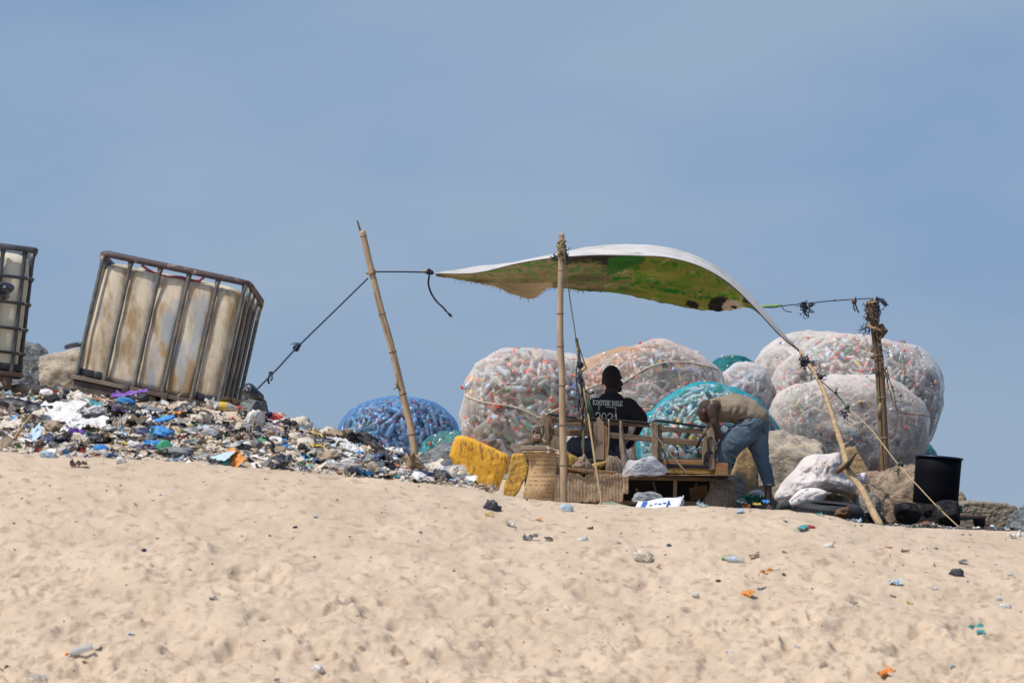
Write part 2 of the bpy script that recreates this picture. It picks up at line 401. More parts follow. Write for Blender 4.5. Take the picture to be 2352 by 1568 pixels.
    b.build('pallet_deck', M_pallet, root, smooth=False, bev=.006)
    b = MB()
    for z in (.116, .127, .138): b.tube([T(-.014, -.013, z), T(W+.014, -.013, z), T(W+.014, Dp, z)], .0045, 6)
    b.build('pallet_rib', mat('pale_rib', (.26, .20, .16), (.16, .12, .10), rough=.7), root)
    for x in (.24, W-.24, W/2):
        for y in (.12, Dp/2, Dp-.12):
            if x == W/2 and y == .12: pass
            b = MB(); b.box(T(x if x != .24 else .215, y, .055), (.43 if x == .24 else .34 if x > W/2 else .16, .22, .112), m3)
            b.build('pallet_block', M_pallet, root, smooth=False, bev=.012)
    for x in (.44, W*.62):
        b = MB(); b.box(T(x, -.018, .118), (.05, .012, .06), m3); b.build('clip', M_pallet, root, bev=.003)
    return root, T
D1 = 28.6
r1, T1 = tank(px(160, 900, D1), 12.2, -3.5, -5, 'tilted cage tank with rust-stained plastic, the whole one on the litter heap', M_tank, False, M_bar, M_rail, W=1.225)
b = MB(); b.tube(crom([T1(.33, .05, 1.135), T1(.40, .06, 1.105), T1(.52, .07, 1.085), T1(.66, .05, 1.10), T1(.80, .06, 1.10), T1(.86, .05, 1.15)], 5), .011, 7)
tag(b.build('hose', M_red), 'dark red hose slung under the top rail of the tilted cage tank', 'hose')
D2 = 29.0
tank(px(-293, 857, D2), 6.5, 10, 0, 'cream cage tank with dark cross bars, cut off at the left edge of the photo', M_tank2, True, M_dark, M_dark)
# ---------------------------------------------------------------- rocks
def rockmat(name, a, b_, c_, s=5): return mat(name, a, b_, scale=s, rough=.92, bump=.05, bscale=9, detail=10, stretch=(1, 1, 2.2), c3=c_, s3=s*2.2, spec=.25, lo=.42, hi=.58, noise_rough=.7)
R_tan = rockmat('tan_stone', (.52, .44, .33), (.32, .28, .23), (.62, .48, .32), 4)
R_gold = rockmat('golden_stone', (.50, .34, .17), (.38, .25, .13), (.30, .21, .13), 5)
R_grey = rockmat('grey_stone', (.22, .235, .24), (.10, .11, .12), (.40, .40, .39), 9)
R_dark = rockmat('dark_stone', (.022, .022, .024), (.010, .010, .012), (.07, .065, .06), 7)
R_brown = rockmat('brown_stone', (.36, .27, .19), (.17, .135, .10), (.48, .36, .25), 6)
R_pale = rockmat('pale_stone', (.36, .33, .28), (.18, .165, .15), (.44, .33, .24), 6)
R_pink = rockmat('pink_stone', (.36, .24, .17), (.28, .19, .14), (.42, .30, .22), 5)
def rock(label, x0, x1, y0, y1, d, m, seed, depth=None, rot=0, cuts=11, rough=.075, sub=5, group=None, name='rock', planes=(), hr=(.70, .92)):
    rr = random.Random(seed); c = px((x0+x1)/2, (y0+y1)/2, d); sx_ = (x1-x0)/2*d/F; sz_ = (y1-y0)/2*d/F; sy_ = (depth or sx_*1.5)/1.5
    bm = bmesh.new(); bmesh.ops.create_icosphere(bm, subdivisions=sub, radius=1)
    pl = [(Vector(a_).normalized(), h_) for a_, h_ in planes]
    for i in range(cuts):
        n = Vector((rr.gauss(0, 1), rr.gauss(0, 1), rr.gauss(0, 1))).normalized(); pl.append((n, rr.uniform(*hr)))
    off = Vector((seed*3.1, seed*1.7, seed*.9)); V = [v for v in bm.verts]; P = []
    for v in V:
        n = v.co.normalized(); r = 1.0
        for pn, h in pl:
            q = n.dot(pn)
            if q > .05: r = min(r, h/q)
        rf = 1-abs(mn.noise(n*2.3+off))*1.2
        r += rough*(fbm(n*3+off, 6)*1.1)+.4*rough*rf+.25*rough*fbm(n*14+off, 3)
        P.append(n*(r-.35*rough*max(0, .16-abs(mn.noise(n*3.3+off*2)))*6))
    lo_ = Vector((min(p[i] for p in P) for i in range(3))); hi_ = Vector((max(p[i] for p in P) for i in range(3)))
    for v, p in zip(V, P):
        q = Vector(((p[i]-lo_[i])/(hi_[i]-lo_[i])*2-1 for i in range(3)))
        v.co = Vector((q.x*sx_, q.y*sy_, q.z*sz_))+c
    me = bpy.data.meshes.new(name); bm.to_mesh(me); bm.free(); me.materials.append(m)
    me.polygons.foreach_set('use_smooth', [True]*len(me.polygons))
    o = bpy.data.objects.new(name, me); COL.objects.link(o); return tag(o, label, 'rock', group)
rock('grey speckled boulder half behind the cut-off cream cage tank', 20, 122, 785, 925, 33.5, R_grey, 3)
rock('small dark grey stone at the foot of the cut-off cream tank', 20, 80, 846, 930, 32.4, R_grey, 4)
rock('tan boulder behind the lower left corner of the tilted tank', 90, 235, 798, 935, 33.0, R_tan, 5)
rock('round dark grey rock right of the tilted tank, black bundle lying on top', 535, 628, 908, 1015, 31.8, R_grey, 6, rough=.04)
rock('grey stone lying just behind the black bundle right of the tilted tank', 500, 585, 893, 1000, 32.4, R_grey, 16)
rock('pale grey pointed rock leaning beside the yellow foam block', 955, 1100, 1012, 1150, 34.4, R_grey, 7, cuts=9)
rock('big flat-topped grey and tan boulder behind the bending man', 1695, 1930, 984, 1330, 38.2, R_tan, 21, cuts=5, rough=.06, planes=(((.15, -.25, 1), .62), ((-.9, -.3, .35), .78), ((.75, -.3, .75), .80), ((-.1, -1, .15), .72), ((.5, -1, .3), .78)))
rock('golden upright rock between the bench end and the big boulder', 1660, 1750, 1012, 1290, 37.6, R_gold, 9)
rock('narrow speckled rock standing right beside the bench end', 1658, 1715, 1085, 1260, 37.0, R_pale, 10)
rock('round golden rock behind the leaning stick', 1915, 1997, 1025, 1180, 37.8, R_gold, 12, cuts=6, rough=.045)
rock('low brown rock wedged between the white sacks and the tyre', 1868, 1970, 1127, 1240, 35.2, R_brown, 13)
rock('large brown rock with a pink sloping top, left of the black drum', 1955, 2150, 1060, 1330, 35.62, R_brown, 33, cuts=4, rough=.07, planes=(((-.45, -.35, 1), .52), ((-.15, -1, .05), .66), ((.5, -1, -.1), .75), ((-.9, -.5, .3), .8)))
rock('flat rock slab leaning behind the foot of the thick bamboo post', 1960, 2060, 1080, 1160, 37.0, R_pink, 15)
rock('grey brown rock under the leaning stick, next to the tyre', 1955, 2032, 1130, 1250, 34.8, R_pale, 18)
rock('small dark rock beside the foot of the leaning stick', 1975, 2035, 1172, 1218, 34.2, R_dark, 19)
rock('small pale rock half hidden behind the bamboo post', 1994, 2030, 1090, 1115, 38.4, R_pale, 20, sub=4)
rock('soot-black squarish stone carrying the left side of the drum', 2053, 2118, 1152, 1207, 34.6, R_dark, 22, sub=4, rough=.03, hr=(.5, .72), cuts=9)
rock('soot-black pointed stone in front of the drum, right of the ashes', 2143, 2207, 1147, 1212, 34.2, R_dark, 23, sub=4, cuts=7, rough=.02, hr=(.45, .7))
rock('black stone under the back of the drum', 2105, 2152, 1160, 1195, 35.4, R_dark, 24, sub=4)
rock('small dark stone below the flat brown board', 2235, 2264, 1180, 1212, 34.9, R_dark, 25, sub=4)
rock('dark grey rock at the far right edge of the photo', 2314, 2440, 1158, 1262, 33.6, R_grey, 26)
rock('small brown stone on top of the concrete block end', 2190, 2220, 1128, 1165, 37.4, R_brown, 28, sub=4)
rock('broken brick piece lying in the ashes below the drum', 2108, 2145, 1196, 1213, 33.8, rockmat('burnt_brick', (.26, .11, .06), (.16, .08, .05), (.05, .04, .04)), 29, sub=3)
# concrete block: rough slab with broken end
M_conc = rockmat('rough_concrete', (.34, .28, .21), (.26, .215, .165), (.42, .34, .24), 14)
b = MB(); b.prism([(p.x, p.z) for p in (px(2196, 1158, 36), px(2215, 1150, 36), px(2300, 1157, 36), px(2322, 1162, 36), px(2329, 1182, 36), px(2319, 1185, 36), px(2322, 1206, 36), px(2300, 1215, 36), px(2296, 1245, 36), px(2196, 1245, 36))], 35.6, 36.4)
o = b.build('concrete_block', M_conc, smooth=True, bev=.02); sb = o.modifiers.new('s', 'REMESH'); sb.mode = 'VOXEL'; sb.voxel_size = .012; bake(o)
displace(o, lambda c, n: n*(.012*fbm(c*9, 4)+.006*fbm(c*40, 2))); tag(fixn(o), 'rough tan concrete block right of the black drum', 'block')
# ---------------------------------------------------------------- bags of bottles
def film(name, c, tint, base=.22, edge=.75, rough=.3, dirt=None):
    m = bpy.data.materials.new(name); m.use_nodes = True; t = m.node_tree; n = t.nodes; l = t.links
    b = n['Principled BSDF']; b.inputs['Roughness'].default_value = rough
    tcn = n.new('ShaderNodeTexCoord'); mpn = n.new('ShaderNodeMapping'); mpn.inputs['Scale'].default_value = (1, 1, 2.2); mpn.inputs['Rotation'].default_value = (0, .5, 0)
    l.new(tcn.outputs['Object'], mpn.inputs[0])
    q = n.new('ShaderNodeTexNoise'); q.inputs['Scale'].default_value = 3.2; q.inputs['Detail'].default_value = 6; l.new(mpn.outputs[0], q.inputs['Vector'])
    q2 = n.new('ShaderNodeTexNoise'); q2.inputs['Scale'].default_value = 26; q2.inputs['Detail'].default_value = 3; l.new(mpn.outputs[0], q2.inputs['Vector'])
    bp = n.new('ShaderNodeBump'); bp.inputs['Distance'].default_value = .009; l.new(q2.outputs[0], bp.inputs['Height']); l.new(bp.outputs[0], b.inputs['Normal'])
    if dirt:
        mx = n.new('ShaderNodeMix'); mx.data_type = 'RGBA'; mx.inputs[6].default_value = (*c, 1); mx.inputs[7].default_value = (*dirt, 1)
        g = n.new('ShaderNodeSeparateXYZ'); l.new(tcn.outputs['Generated'], g.inputs[0])
        ad = n.new('ShaderNodeMath'); ad.operation = 'MULTIPLY_ADD'; l.new(g.outputs[0], ad.inputs[0]); ad.inputs[1].default_value = -.9; l.new(q.outputs[0], ad.inputs[2])
        a2 = n.new('ShaderNodeMath'); a2.operation = 'ADD'; l.new(ad.outputs[0], a2.inputs[0]); l.new(g.outputs[2], a2.inputs[1])
        r = n.new('ShaderNodeMapRange'); r.inputs[1].default_value = .75; r.inputs[2].default_value = 1.2; l.new(a2.outputs[0], r.inputs[0]); l.new(r.outputs[0], mx.inputs[0])
        l.new(mx.outputs[2], b.inputs['Base Color']); cc = mx.outputs[2]
    else: b.inputs['Base Color'].default_value = (*c, 1)
    tr = n.new('ShaderNodeBsdfTranslucent'); tr.inputs[0].default_value = (*c, 1); a = n.new('ShaderNodeMixShader'); a.inputs[0].default_value = .4
    l.new(b.outputs[0], a.inputs[1]); l.new(tr.outputs[0], a.inputs[2])
    lw = n.new('ShaderNodeLayerWeight'); lw.inputs[0].default_value = .5
    pw = n.new('ShaderNodeMath'); pw.operation = 'POWER'; l.new(lw.outputs['Facing'], pw.inputs[0]); pw.inputs[1].default_value = 2.6
    f1 = n.new('ShaderNodeMath'); f1.operation = 'MULTIPLY_ADD'; l.new(pw.outputs[0], f1.inputs[0]); f1.inputs[1].default_value = edge
    r2 = n.new('ShaderNodeMapRange'); r2.inputs[1].default_value = .35; r2.inputs[2].default_value = .7; r2.inputs[3].default_value = base*.55; r2.inputs[4].default_value = base*1.6
    l.new(q.outputs[0], r2.inputs[0]); l.new(r2.outputs[0], f1.inputs[2]); f1.use_clamp = True
    tp = n.new('ShaderNodeBsdfTransparent'); tp.inputs[0].default_value = (*tint, 1); o_ = n.new('ShaderNodeMixShader')
    l.new(f1.outputs[0], o_.inputs[0]); l.new(tp.outputs[0], o_.inputs[1]); l.new(a.outputs[0], o_.inputs[2]); l.new(o_.outputs[0], n['Material Output'].inputs[0])
    return m
def pet(name, c, rough=.10, alpha=.88):
    m = mat(name, c, tuple(v*.55 for v in c), scale=17, rough=rough, alpha=alpha, trans=.3, bump=.008, bscale=22, spec=.9, coat=.6, coord='Object'); return m
BM = [pet('clear_pet', (.88, .89, .89), alpha=.70), pet('bluish_pet', (.66, .78, .90)), pet('grey_pet', (.60, .58, .56), alpha=.9), pet('cream_pet', (.86, .80, .72)), pet('green_pet', (.20, .48, .33)), pet('brown_pet', (.30, .23, .15), alpha=.85)]
CM = [mat('red_cap', (.75, .06, .035), rough=.4), mat('blue_cap', (.05, .13, .52), rough=.4), mat('white_cap', (.78, .78, .76), rough=.4), mat('yellow_cap', (.8, .50, .03), rough=.4), mat('green_cap', (.05, .42, .12), rough=.4), mat('orange_cap', (.80, .24, .04), rough=.4), mat('purple_cap', (.35, .08, .40), rough=.4)]
LM = [mat('red_label', (.62, .05, .04), rough=.4, c3=(.7, .6, .55), s3=40), mat('pale_label', (.66, .70, .74), (.2, .35, .6), scale=40, rough=.4), mat('yellow_label', (.72, .48, .06), rough=.4), mat('teal_label', (.08, .42, .38), rough=.4), mat('pink_label', (.75, .32, .30), rough=.4)]
CN = ['red', 'blue', 'white', 'yellow', 'green', 'orange', 'purple']; BN = ['clear', 'pale blue', 'greyish', 'cream', 'green', 'brown']
PROF = [(.0, -.5), (.105, -.5), (.135, -.47), (.14, -.36), (.128, -.30), (.14, -.24), (.128, -.18), (.14, -.12), (.142, .10), (.135, .16), (.11, .25), (.07, .34), (.052, .39), (.05, .44)]
CAPP = [(.072, .42), (.075, .52), (.066, .53), (0, .53)]
LABP = [(.146, -.11), (.148, .0), (.146, .10)]
def crushf(rr, k):
    a = rr.uniform(0, 6.28); return lambda v: Vector((v.x, v.y, v.z)) if k == 0 else (lambda s: Vector((v.x*(1-.45*s*k*abs(math.cos(a))), v.y*(1-.45*s*k*abs(math.sin(a))), v.z))+Vector((math.cos(a), math.sin(a), 0))*.05*s*k)(math.exp(-((v.z+.1)/.28)**2))
def bottle_parts(rr, k, n=9):
    f = crushf(rr, k); out = []
    for prof in (PROF, CAPP, LABP):
        mb = MB(); mb.lathe(prof, Matrix.Identity(4), n); out.append(([f(Vector(v)) for v in mb.v], mb.f))
    return out
VAR = [bottle_parts(random.Random(i), k) for i, k in enumerate((0, 0, .6, 1.0, 1.3, 0))]
def ori(axis, spin):
    z = axis.normalized(); x = z.orthogonal().normalized(); x = Matrix.Rotation(spin, 3, z) @ x; y = z.cross(x); return Matrix((x, y, z)).transposed()
STUFF = {}
_mcache = {}
def bottle_mesh(v, part, mi, kind):
    key = (v, part, mi)
    if key not in _mcache:
        V, Fc = VAR[v][part]; me = bpy.data.meshes.new(kind); me.from_pydata([tuple(p) for p in V], [], Fc)
        me.materials.append((BM, CM, LM)[part][mi]); me.polygons.foreach_set('use_smooth', [True]*len(Fc)); _mcache[key] = me
    return _mcache[key]
def bag(label, cx, cy, rx, ryt, ryb, d, mfilm, bagword, seed, depth=1.0, ex=2.1, tilt=0, layers=3, dens=1.0, indiv=0, sizes=(.20, .29), bw=(5, 2, 3, 3, .4, .4), cw=(6, 2, 2, 1, 1, 1.5, .3), capp=.8, labp=.4, cord=None, groupname=None, wob=.10, core=(.50, .45, .40)):
    rr = random.Random(seed); k = d/F; c = px(cx, cy, d); A = rx*k; B = depth*.5*(A+ryt*k); Ct = ryt*k; Cb = ryb*k if ryb else max(.3, c.z-float(ground(np.array([c.x]), np.array([d]))[0])+.05)
    Rt = Matrix.Rotation(math.radians(tilt), 3, 'Y'); off = Vector((seed, seed*2.3, 1))
    def S(dr, sc=1.0):                     # direction -> surface point
        x, y, z = dr; Cz = Ct if z > 0 else Cb
        e2 = ex if z > 0 else 2.7; q = (abs(x/A)**e2+abs(y/B)**e2+abs(z/Cz)**e2)**(-1/e2)
        w_ = 1+wob*mn.noise(Vector((x, y, z))*1.6+off)+wob*.45*mn.noise(Vector((x, y, z))*4+off)+wob*.15*mn.noise(Vector((x, y, z))*9+off)
        return c+Rt @ (Vector((x, y, z))*q*sc*w_)
    # shell
    bm = bmesh.new(); bmesh.ops.create_icosphere(bm, subdivisions=5, radius=1)
    for v in bm.verts:
        n = v.co.normalized(); fold = abs(math.sin(math.atan2(n.z, n.x)*11+4*mn.noise(n*2+off)))
        v.co = S(n, 1+.010*(fold-.5)*max(0, abs(n.z))**.5+.006*mn.noise(n*16+off))
    root = empty('bottle_sack', c-Vector((0, 0, Cb)), label, 'sack', groupname or 'huge sacks of plastic bottles')
    me = bpy.data.meshes.new('net_film'); bm.to_mesh(me); bvh = BVHTree.FromBMesh(bm); bm.free(); me.materials.append(mfilm)
    me.polygons.foreach_set('use_smooth', [True]*len(me.polygons)); sh = bpy.data.objects.new('net_film', me); COL.objects.link(sh); setparent(sh, root)
    if cord:
        for P in cord:
            Q = []
            for (x, y) in crom([(a, b_) for a, b_ in P], 8):
                dr = px(x, y, 1).normalized(); h = bvh.ray_cast(Vector((0, 0, 0)), dr)
                if h[0] is not None: Q.append(h[0]-dr*.012)
            if len(Q) > 2:
                b = MB(); b.tube(Q, .009, 6, jit=.3); b.build('cord', M_cord, root)
    # opaque filler core; its tone stands in for shade deep between the bottles
    MBs = STUFF.setdefault('s', MB())
    nb_ = 24; V = []; Fc = []
    for i in range(nb_+1):
        th = math.pi*i/nb_
        for j in range(nb_*2):
            ph = math.pi*j/nb_; n = Vector((math.sin(th)*math.cos(ph), math.sin(th)*math.sin(ph), math.cos(th))); V.append(S(n, 1-.19/min(A, Ct)+.03*mn.noise(n*7+off)))
    for i in range(nb_):
        for j in range(nb_*2): Fc.append((i*nb_*2+j, i*nb_*2+(j+1) % (nb_*2), (i+1)*nb_*2+(j+1) % (nb_*2), (i+1)*nb_*2+j))
    CORE.append((V, Fc, core))
    made = 0; area = 4*math.pi*((A*B)**1.6/3+(A*Ct)**1.6/3+(B*Ct)**1.6/3)**(1/1.6)
    for lay in range(layers):
        sc = (1-.050/min(A, Ct), 1-.10/min(A, Ct), 1-.15/min(A, Ct))[lay]; pts = np.zeros((0, 3)); N_ = int(area*.62*75*dens)
        cand = []
        tries = 0
        while len(cand) < N_ and tries < N_*6:
            tries += 1
            n = Vector((rr.gauss(0, 1), rr.gauss(0, 1), rr.gauss(0, 1)))
            n = Vector((n.x*A, n.y*B, n.z*Ct)).normalized()
            if n.y > .35 or n.z < -.93: continue
            p = S(n, sc); pa = np.array(p)
            if len(pts) and np.min(np.sum((pts-pa)**2, 1)) < ((.052 if lay == 0 else .045)/dens**.5)**2: continue
            pts = np.vstack([pts, pa]); cand.append((p, n))
        for p, n in cand:
            ax = Vector((rr.gauss(0, 1), rr.gauss(0, 1), rr.gauss(0, 1)*.8)); ax = (ax-n*ax.dot(n)*(1.0 if lay == 0 else rr.choice((.9, .5)))).normalized()
            Ls = rr.uniform(*sizes)*rr.choice((.8, 1, 1, 1.15)); M3 = ori(ax, rr.uniform(0, 6.28)); fat = rr.uniform(.9, 1.15)
            v = rr.randrange(6); bi = rr.choices(range(6), bw)[0]
            ci = rr.choices(range(7), cw)[0] if rr.random() < capp else None
            li = rr.choices(range(5), (5, 4, 1, 1, 2))[0] if rr.random() < labp else None
            sS = Matrix.Diagonal((Ls*fat, Ls*fat, Ls))
            if lay == 0 and made < indiv and n.y < -.15 and n.z > -.45:
                made += 1
                o = bpy.data.objects.new('plastic_bottle', bottle_mesh(v, 0, bi, 'plastic_bottle')); COL.objects.link(o)
                o.matrix_world = Matrix.Translation(p) @ (M3 @ sS).to_4x4()
                w1 = ('crushed' if v in (2, 3, 4) else 'round')+' '+BN[bi]+' bottle'
                q_ = [CN[ci]+' cap'] if ci is not None else []
                if li is not None: q_.append(('red', 'pale', 'yellow', 'teal', 'pink')[li]+' label')
                q_ = q_[:2]
                u_ = (p.x-c.x)/A; v_ = (p.z-c.z)/Ct
                w4 = ('top', 'upper', 'middle', 'lower')[0 if v_ > .62 else 1 if v_ > .28 else 2 if v_ > -.1 else 3]+' '+('far left', 'left', 'centre', 'right', 'far right')[min(4, max(0, int((u_+1)*2.5)))]
                tag(o, w1+(' with ' if q_ else ' ')+', '.join(q_)+(' ' if q_ else '')+'at '+w4+' of '+bagword, 'bottle', 'bottles inside the '+bagword.replace('the ', ''))
                if ci is not None:
                    q = bpy.data.objects.new('bottle_cap', bottle_mesh(v, 1, ci, 'bottle_cap')); COL.objects.link(q); q.parent = o
                if li is not None:
                    q = bpy.data.objects.new('bottle_label', bottle_mesh(v, 2, li, 'bottle_label')); COL.objects.link(q); q.parent = o
            else:
                for part, mi in ((0, bi), (1, None if ci is None else 6+ci), (2, None if li is None else 13+li)):
                    if mi is None or (lay == 2 and part == 2): continue
                    VV, FF = VAR[v][part]; MM = M3 @ sS
                    MBs.add([MM @ q+p for q in VV], FF, mi)
    return root, bvh
CORE = []
M_cord = mat('pale_cord', (.55, .49, .38), rough=.8)
F_clear = film('clear_film', (.92, .83, .75), (1, .99, .97), .20, .8)
F_orange = film('orange_dusted_film', (.93, .84, .76), (1, .99, .97), .28, .8, dirt=(.70, .36, .13))
F_white = film('white_film', (.86, .84, .84), (1, 1, 1), .48, .5)
F_milky = film('milky_film', (.94, .85, .77), (1, .99, .97), .40, .7)
F_blue = film('blue_net', (.12, .32, .62), (.70, .85, 1), .11, .9)
F_teal = film('dull_teal_net', (.09, .30, .31), (.50, .80, .80), .32, .6, rough=.6)
F_cyan = film('cyan_net', (.01, .42, .52), (.94, 1, 1), .06, 1.5, rough=.5)
F_dteal = film('deep_teal_net', (.01, .24, .27), (.4, .75, .75), .45, .5, rough=.5)
bag('blue net sack of bottles behind the left bamboo pole', 915, 1015, 144, 104, 90, 45.0, F_blue, 'the blue net sack', 1, depth=.9, ex=2.3, bw=(4, 6, 1, 0, .3, 0), cw=(9, 1, 2, 1, .3, 1, 1.5), capp=.95, sizes=(.15, .22), dens=1.6, wob=.035, core=(.02, .05, .10))
bag('small dull teal net sack between the blue sack and the yellow foam', 1045, 1065, 92, 78, 60, 42.5, F_teal, 'the small teal sack', 2, layers=2, ex=2, core=(.02, .07, .08))
bag('big clear brownish sack behind the yellow foam block, tied with cord', 1203, 938, 152, 137, 140, 40.6, F_clear, 'corded sack', 3, depth=.95, ex=2.2, tilt=-16, dens=1.1, sizes=(.18, .27), indiv=120, bw=(5, 1.6, 4, 2, .5, 1.2), cord=[[(1061, 905), (1090, 917), (1120, 925), (1160, 930), (1195, 938), (1225, 952), (1238, 958), (1262, 948), (1290, 935)]])
bag('low clear sack on the ground behind the seated man and the bench', 1345, 1085, 110, 95, 0, 40.2, F_clear, 'the low sack', 14, layers=2, sizes=(.17, .25), bw=(5, 4, 2, 1, 1, 0))
bag('clear sack seen behind the centre bamboo pole, sloping down to the right', 1300, 905, 95, 93, 120, 43.2, F_clear, 'the clear sack behind the centre pole', 4, sizes=(.17, .24), layers=2)
bag('big clear sack with an orange-dusted top behind the seated man', 1482, 915, 180, 131, 160, 41.8, F_orange, 'orange-dusted sack', 5, ex=2.2, tilt=-9, indiv=45, sizes=(.15, .21), dens=1.5, cord=[[(1330, 905), (1360, 888), (1400, 877), (1430, 878), (1460, 860), (1490, 843), (1530, 832), (1580, 832), (1630, 842), (1650, 850)]])
bag('dark teal sack peeping out between the clear sacks', 1682, 872, 66, 56, 60, 46.5, F_dteal, 'the dark teal sack', 6, layers=1, ex=2, core=(.01, .07, .08))
bag('white misty sack above the bending man', 1713, 905, 64, 74, 90, 43.6, F_white, 'the white misty sack', 7, layers=2, sizes=(.15, .2), dens=1.4, core=(.2, .2, .2))
bag('bright cyan net sack behind the bending man and the bench', 1628, 1010, 172, 129, 0, 39.4, F_cyan, 'cyan sack', 8, ex=1.85, depth=.8, indiv=95, bw=(8, 2, .3, .6, .8, 0), sizes=(.15, .22), dens=1.25, core=(.38, .55, .56), cw=(5, 2, 2, 2, 2, 1, 1))
bag('rear clear sack rising highest above the tarpaulin end', 1888, 880, 168, 116, 150, 46.8, F_milky, 'the rearmost clear sack', 9, sizes=(.18, .25), layers=2, ex=2.2)
bag('largest clear sack on the right, behind the thick bamboo post', 1962, 905, 199, 136, 150, 43.8, F_clear, 'the largest right sack', 10, sizes=(.16, .23), ex=2.1, dens=1.4)
bag('front right clear sack behind the thick bamboo post', 1940, 990, 182, 126, 0, 40.8, F_milky, 'front right sack', 11, tilt=-4, ex=2.7, depth=.8, indiv=40, sizes=(.14, .19), dens=1.7, cw=(5, 1, 2, 3, 1, 1.5, .3), wob=.10)
bag('little teal sack beside the drum, right of the front right sack', 2098, 1070, 56, 66, 60, 43.0, F_teal, 'the little teal sack', 12, layers=2, ex=2, sizes=(.15, .2), core=(.02, .1, .12))
# the rest of the packed bottles (many thousand in the sacks), with the filler cores
ms_ = STUFF['s']; mats_ = BM+CM+LM
cores = {}
for V, Fc, cc in CORE:
    if cc not in cores:
        cores[cc] = len(mats_); mats_.append(mat('packed_bottles_shade', cc, tuple(v*.5 for v in cc), scale=12, rough=.5, bump=.05, bscale=10))
    ms_.add(V, Fc, cores[cc])
tag(ms_.build('packed_bottles', mats_), 'mass of plastic bottles packed tight inside the sacks', 'bottles', kind='stuff')
# ---------------------------------------------------------------- bamboo, sticks, ropes
M_bam = mat('weathered_bamboo', (.50, .36, .22), (.33, .24, .155), scale=5, rough=.6, stretch=(3, 3, .5), bump=.002, bscale=30, c3=(.22, .16, .10), s3=8)
M_bamd = mat('dark_bamboo', (.25, .165, .08), (.10, .07, .04), scale=6, rough=.6, stretch=(4, 4, .35), bump=.004, bscale=18, c3=(.34, .27, .15), s3=10)
M_knot = mat('bamboo_node', (.30, .21, .13), (.20, .15, .10), rough=.8)
M_stick = mat('bare_branch', (.46, .32, .17), (.30, .21, .12), scale=7, rough=.8, stretch=(3, 3, .5), bump=.006, bscale=16, c3=(.20, .14, .09), s3=9)
M_crack = mat('split_shadow', (.02, .015, .01), rough=1)  # near-black strip standing in for the shade inside the split
M_rope = mat('navy_rope', (.035, .045, .075), (.02, .025, .04), scale=60, rough=.9, bump=.003, bscale=200)
M_rope2 = mat('tan_rope', (.48, .36, .19), (.34, .25, .14), scale=60, rough=.9, bump=.003, bscale=200)
M_rope3 = mat('olive_rope', (.16, .15, .09), (.09, .085, .06), scale=60, rough=.9)
M_rope4 = mat('brown_twine', (.17, .10, .07), (.10, .06, .05), scale=60, rough=.9)
M_green = mat('green_fibre', (.035, .09, .05), (.02, .05, .035), rough=.9)
def bamboo(label, P, d, r0, r1_, nodes, m=M_bam, nrad=1.14, tip=None, name='bamboo_pole'):
    Q = [px(x, y, dd) for (x, y), dd in zip(P, d)]
    root = empty(name, Q[-1], label, 'pole')
    b = MB(); R = crom(Q, 12); n = len(R); b.tube(R, [r0+(r1_-r0)*i/(n-1)+.0012*mn.noise(Vector((i*.3, r0*90, 0))) for i in range(n)], 14); b.build('culm', m, root)
    for ny in nodes:
        i = min(range(n), key=lambda k: abs(R[k][2]-px(0, ny, R[k][1]).z)); p = Vector(R[i]); t = (Vector(R[min(i+1, n-1)])-Vector(R[max(i-1, 0)])).normalized()
        rr = (r0+(r1_-r0)*i/(n-1)); b = MB(); b.tube([p-t*.012, p-t*.005, p+t*.004, p+t*.012], [rr*1.0, rr*nrad, rr*nrad*.97, rr*1.0], 14); b.build('node_ring', M_knot, root)
    return root, R
bp1, R1 = bamboo('slanting bamboo pole left of the tarpaulin, standing in the litter', [(832, 530), (848, 600), (862, 658), (876, 715), (900, 800), (925, 905), (945, 990), (957, 1075)], [34.5]*8, .030, .036, [540, 632, 724, 812, 908, 998])
b = MB(); b.tube(crom([px(829, 537, 34.5), px(826, 525, 34.5), px(822, 512, 34.5), px(820, 506, 34.5)], 3), [.011]*4+[.009]*3+[.010, .007, .004], 7); b.build('broken_tip', M_rope4, bp1)
b = MB(); b.tube([px(912, 868, 34.42), px(911, 884, 34.4), px(919, 897, 34.42)], [.008, .014, .010], 6); b.tube([px(911, 890, 34.4), px(903, 894, 34.3)], [.006, .004], 5); b.build('twig_stub', M_knot, bp1)
bp2, R2 = bamboo('upright centre bamboo pole in front of the bench', [(1290, 536), (1289, 600), (1287, 690), (1287, 780), (1291, 870), (1292, 960), (1294, 1060), (1295, 1165)], [34.3]*8, .0275, .0355, [620, 722, 795, 886, 978, 1068])
bp3, R3 = bamboo('thick split bamboo post on the right, wrapped in rags and string', [(2006, 700), (2013, 770), (2020, 834), (2026, 930), (2031, 1030), (2035, 1110), (2039, 1192)], [36.0]*7, .040, .050, [835, 910, 1003], M_bamd, 1.1)
b = MB()
for k in range(len(R3)-1): pass
b.tube([Vector(p)+Vector((-.018-.0, -.040, 0)) for p in R3], .006, 6); b.build('split', M_crack, bp3)
b = MB(); b.tube([Vector(p)+Vector((-.036, -.012, 0)) for p in R3], .016, 8); b.build('split_side', M_bamd, bp3)
b = MB(); b.tube([px(2002, 706, 35.98), px(2002.5, 684, 35.98)], [.018, .017], 8); b.build('top_stub', M_rope4, bp3)
b = MB(); b.tube([px(2022, 925, 35.9), px(2019, 945, 35.88), px(2022, 925+44*.9, 35.9)], [.012, .026, .012], 8); b.build('wedge', M_knot, bp3)
st = empty('leaning_stick', px(2024, 1206, 33.2), 'crooked bare branch leaning right, holding the tarpaulin corner', 'stick')
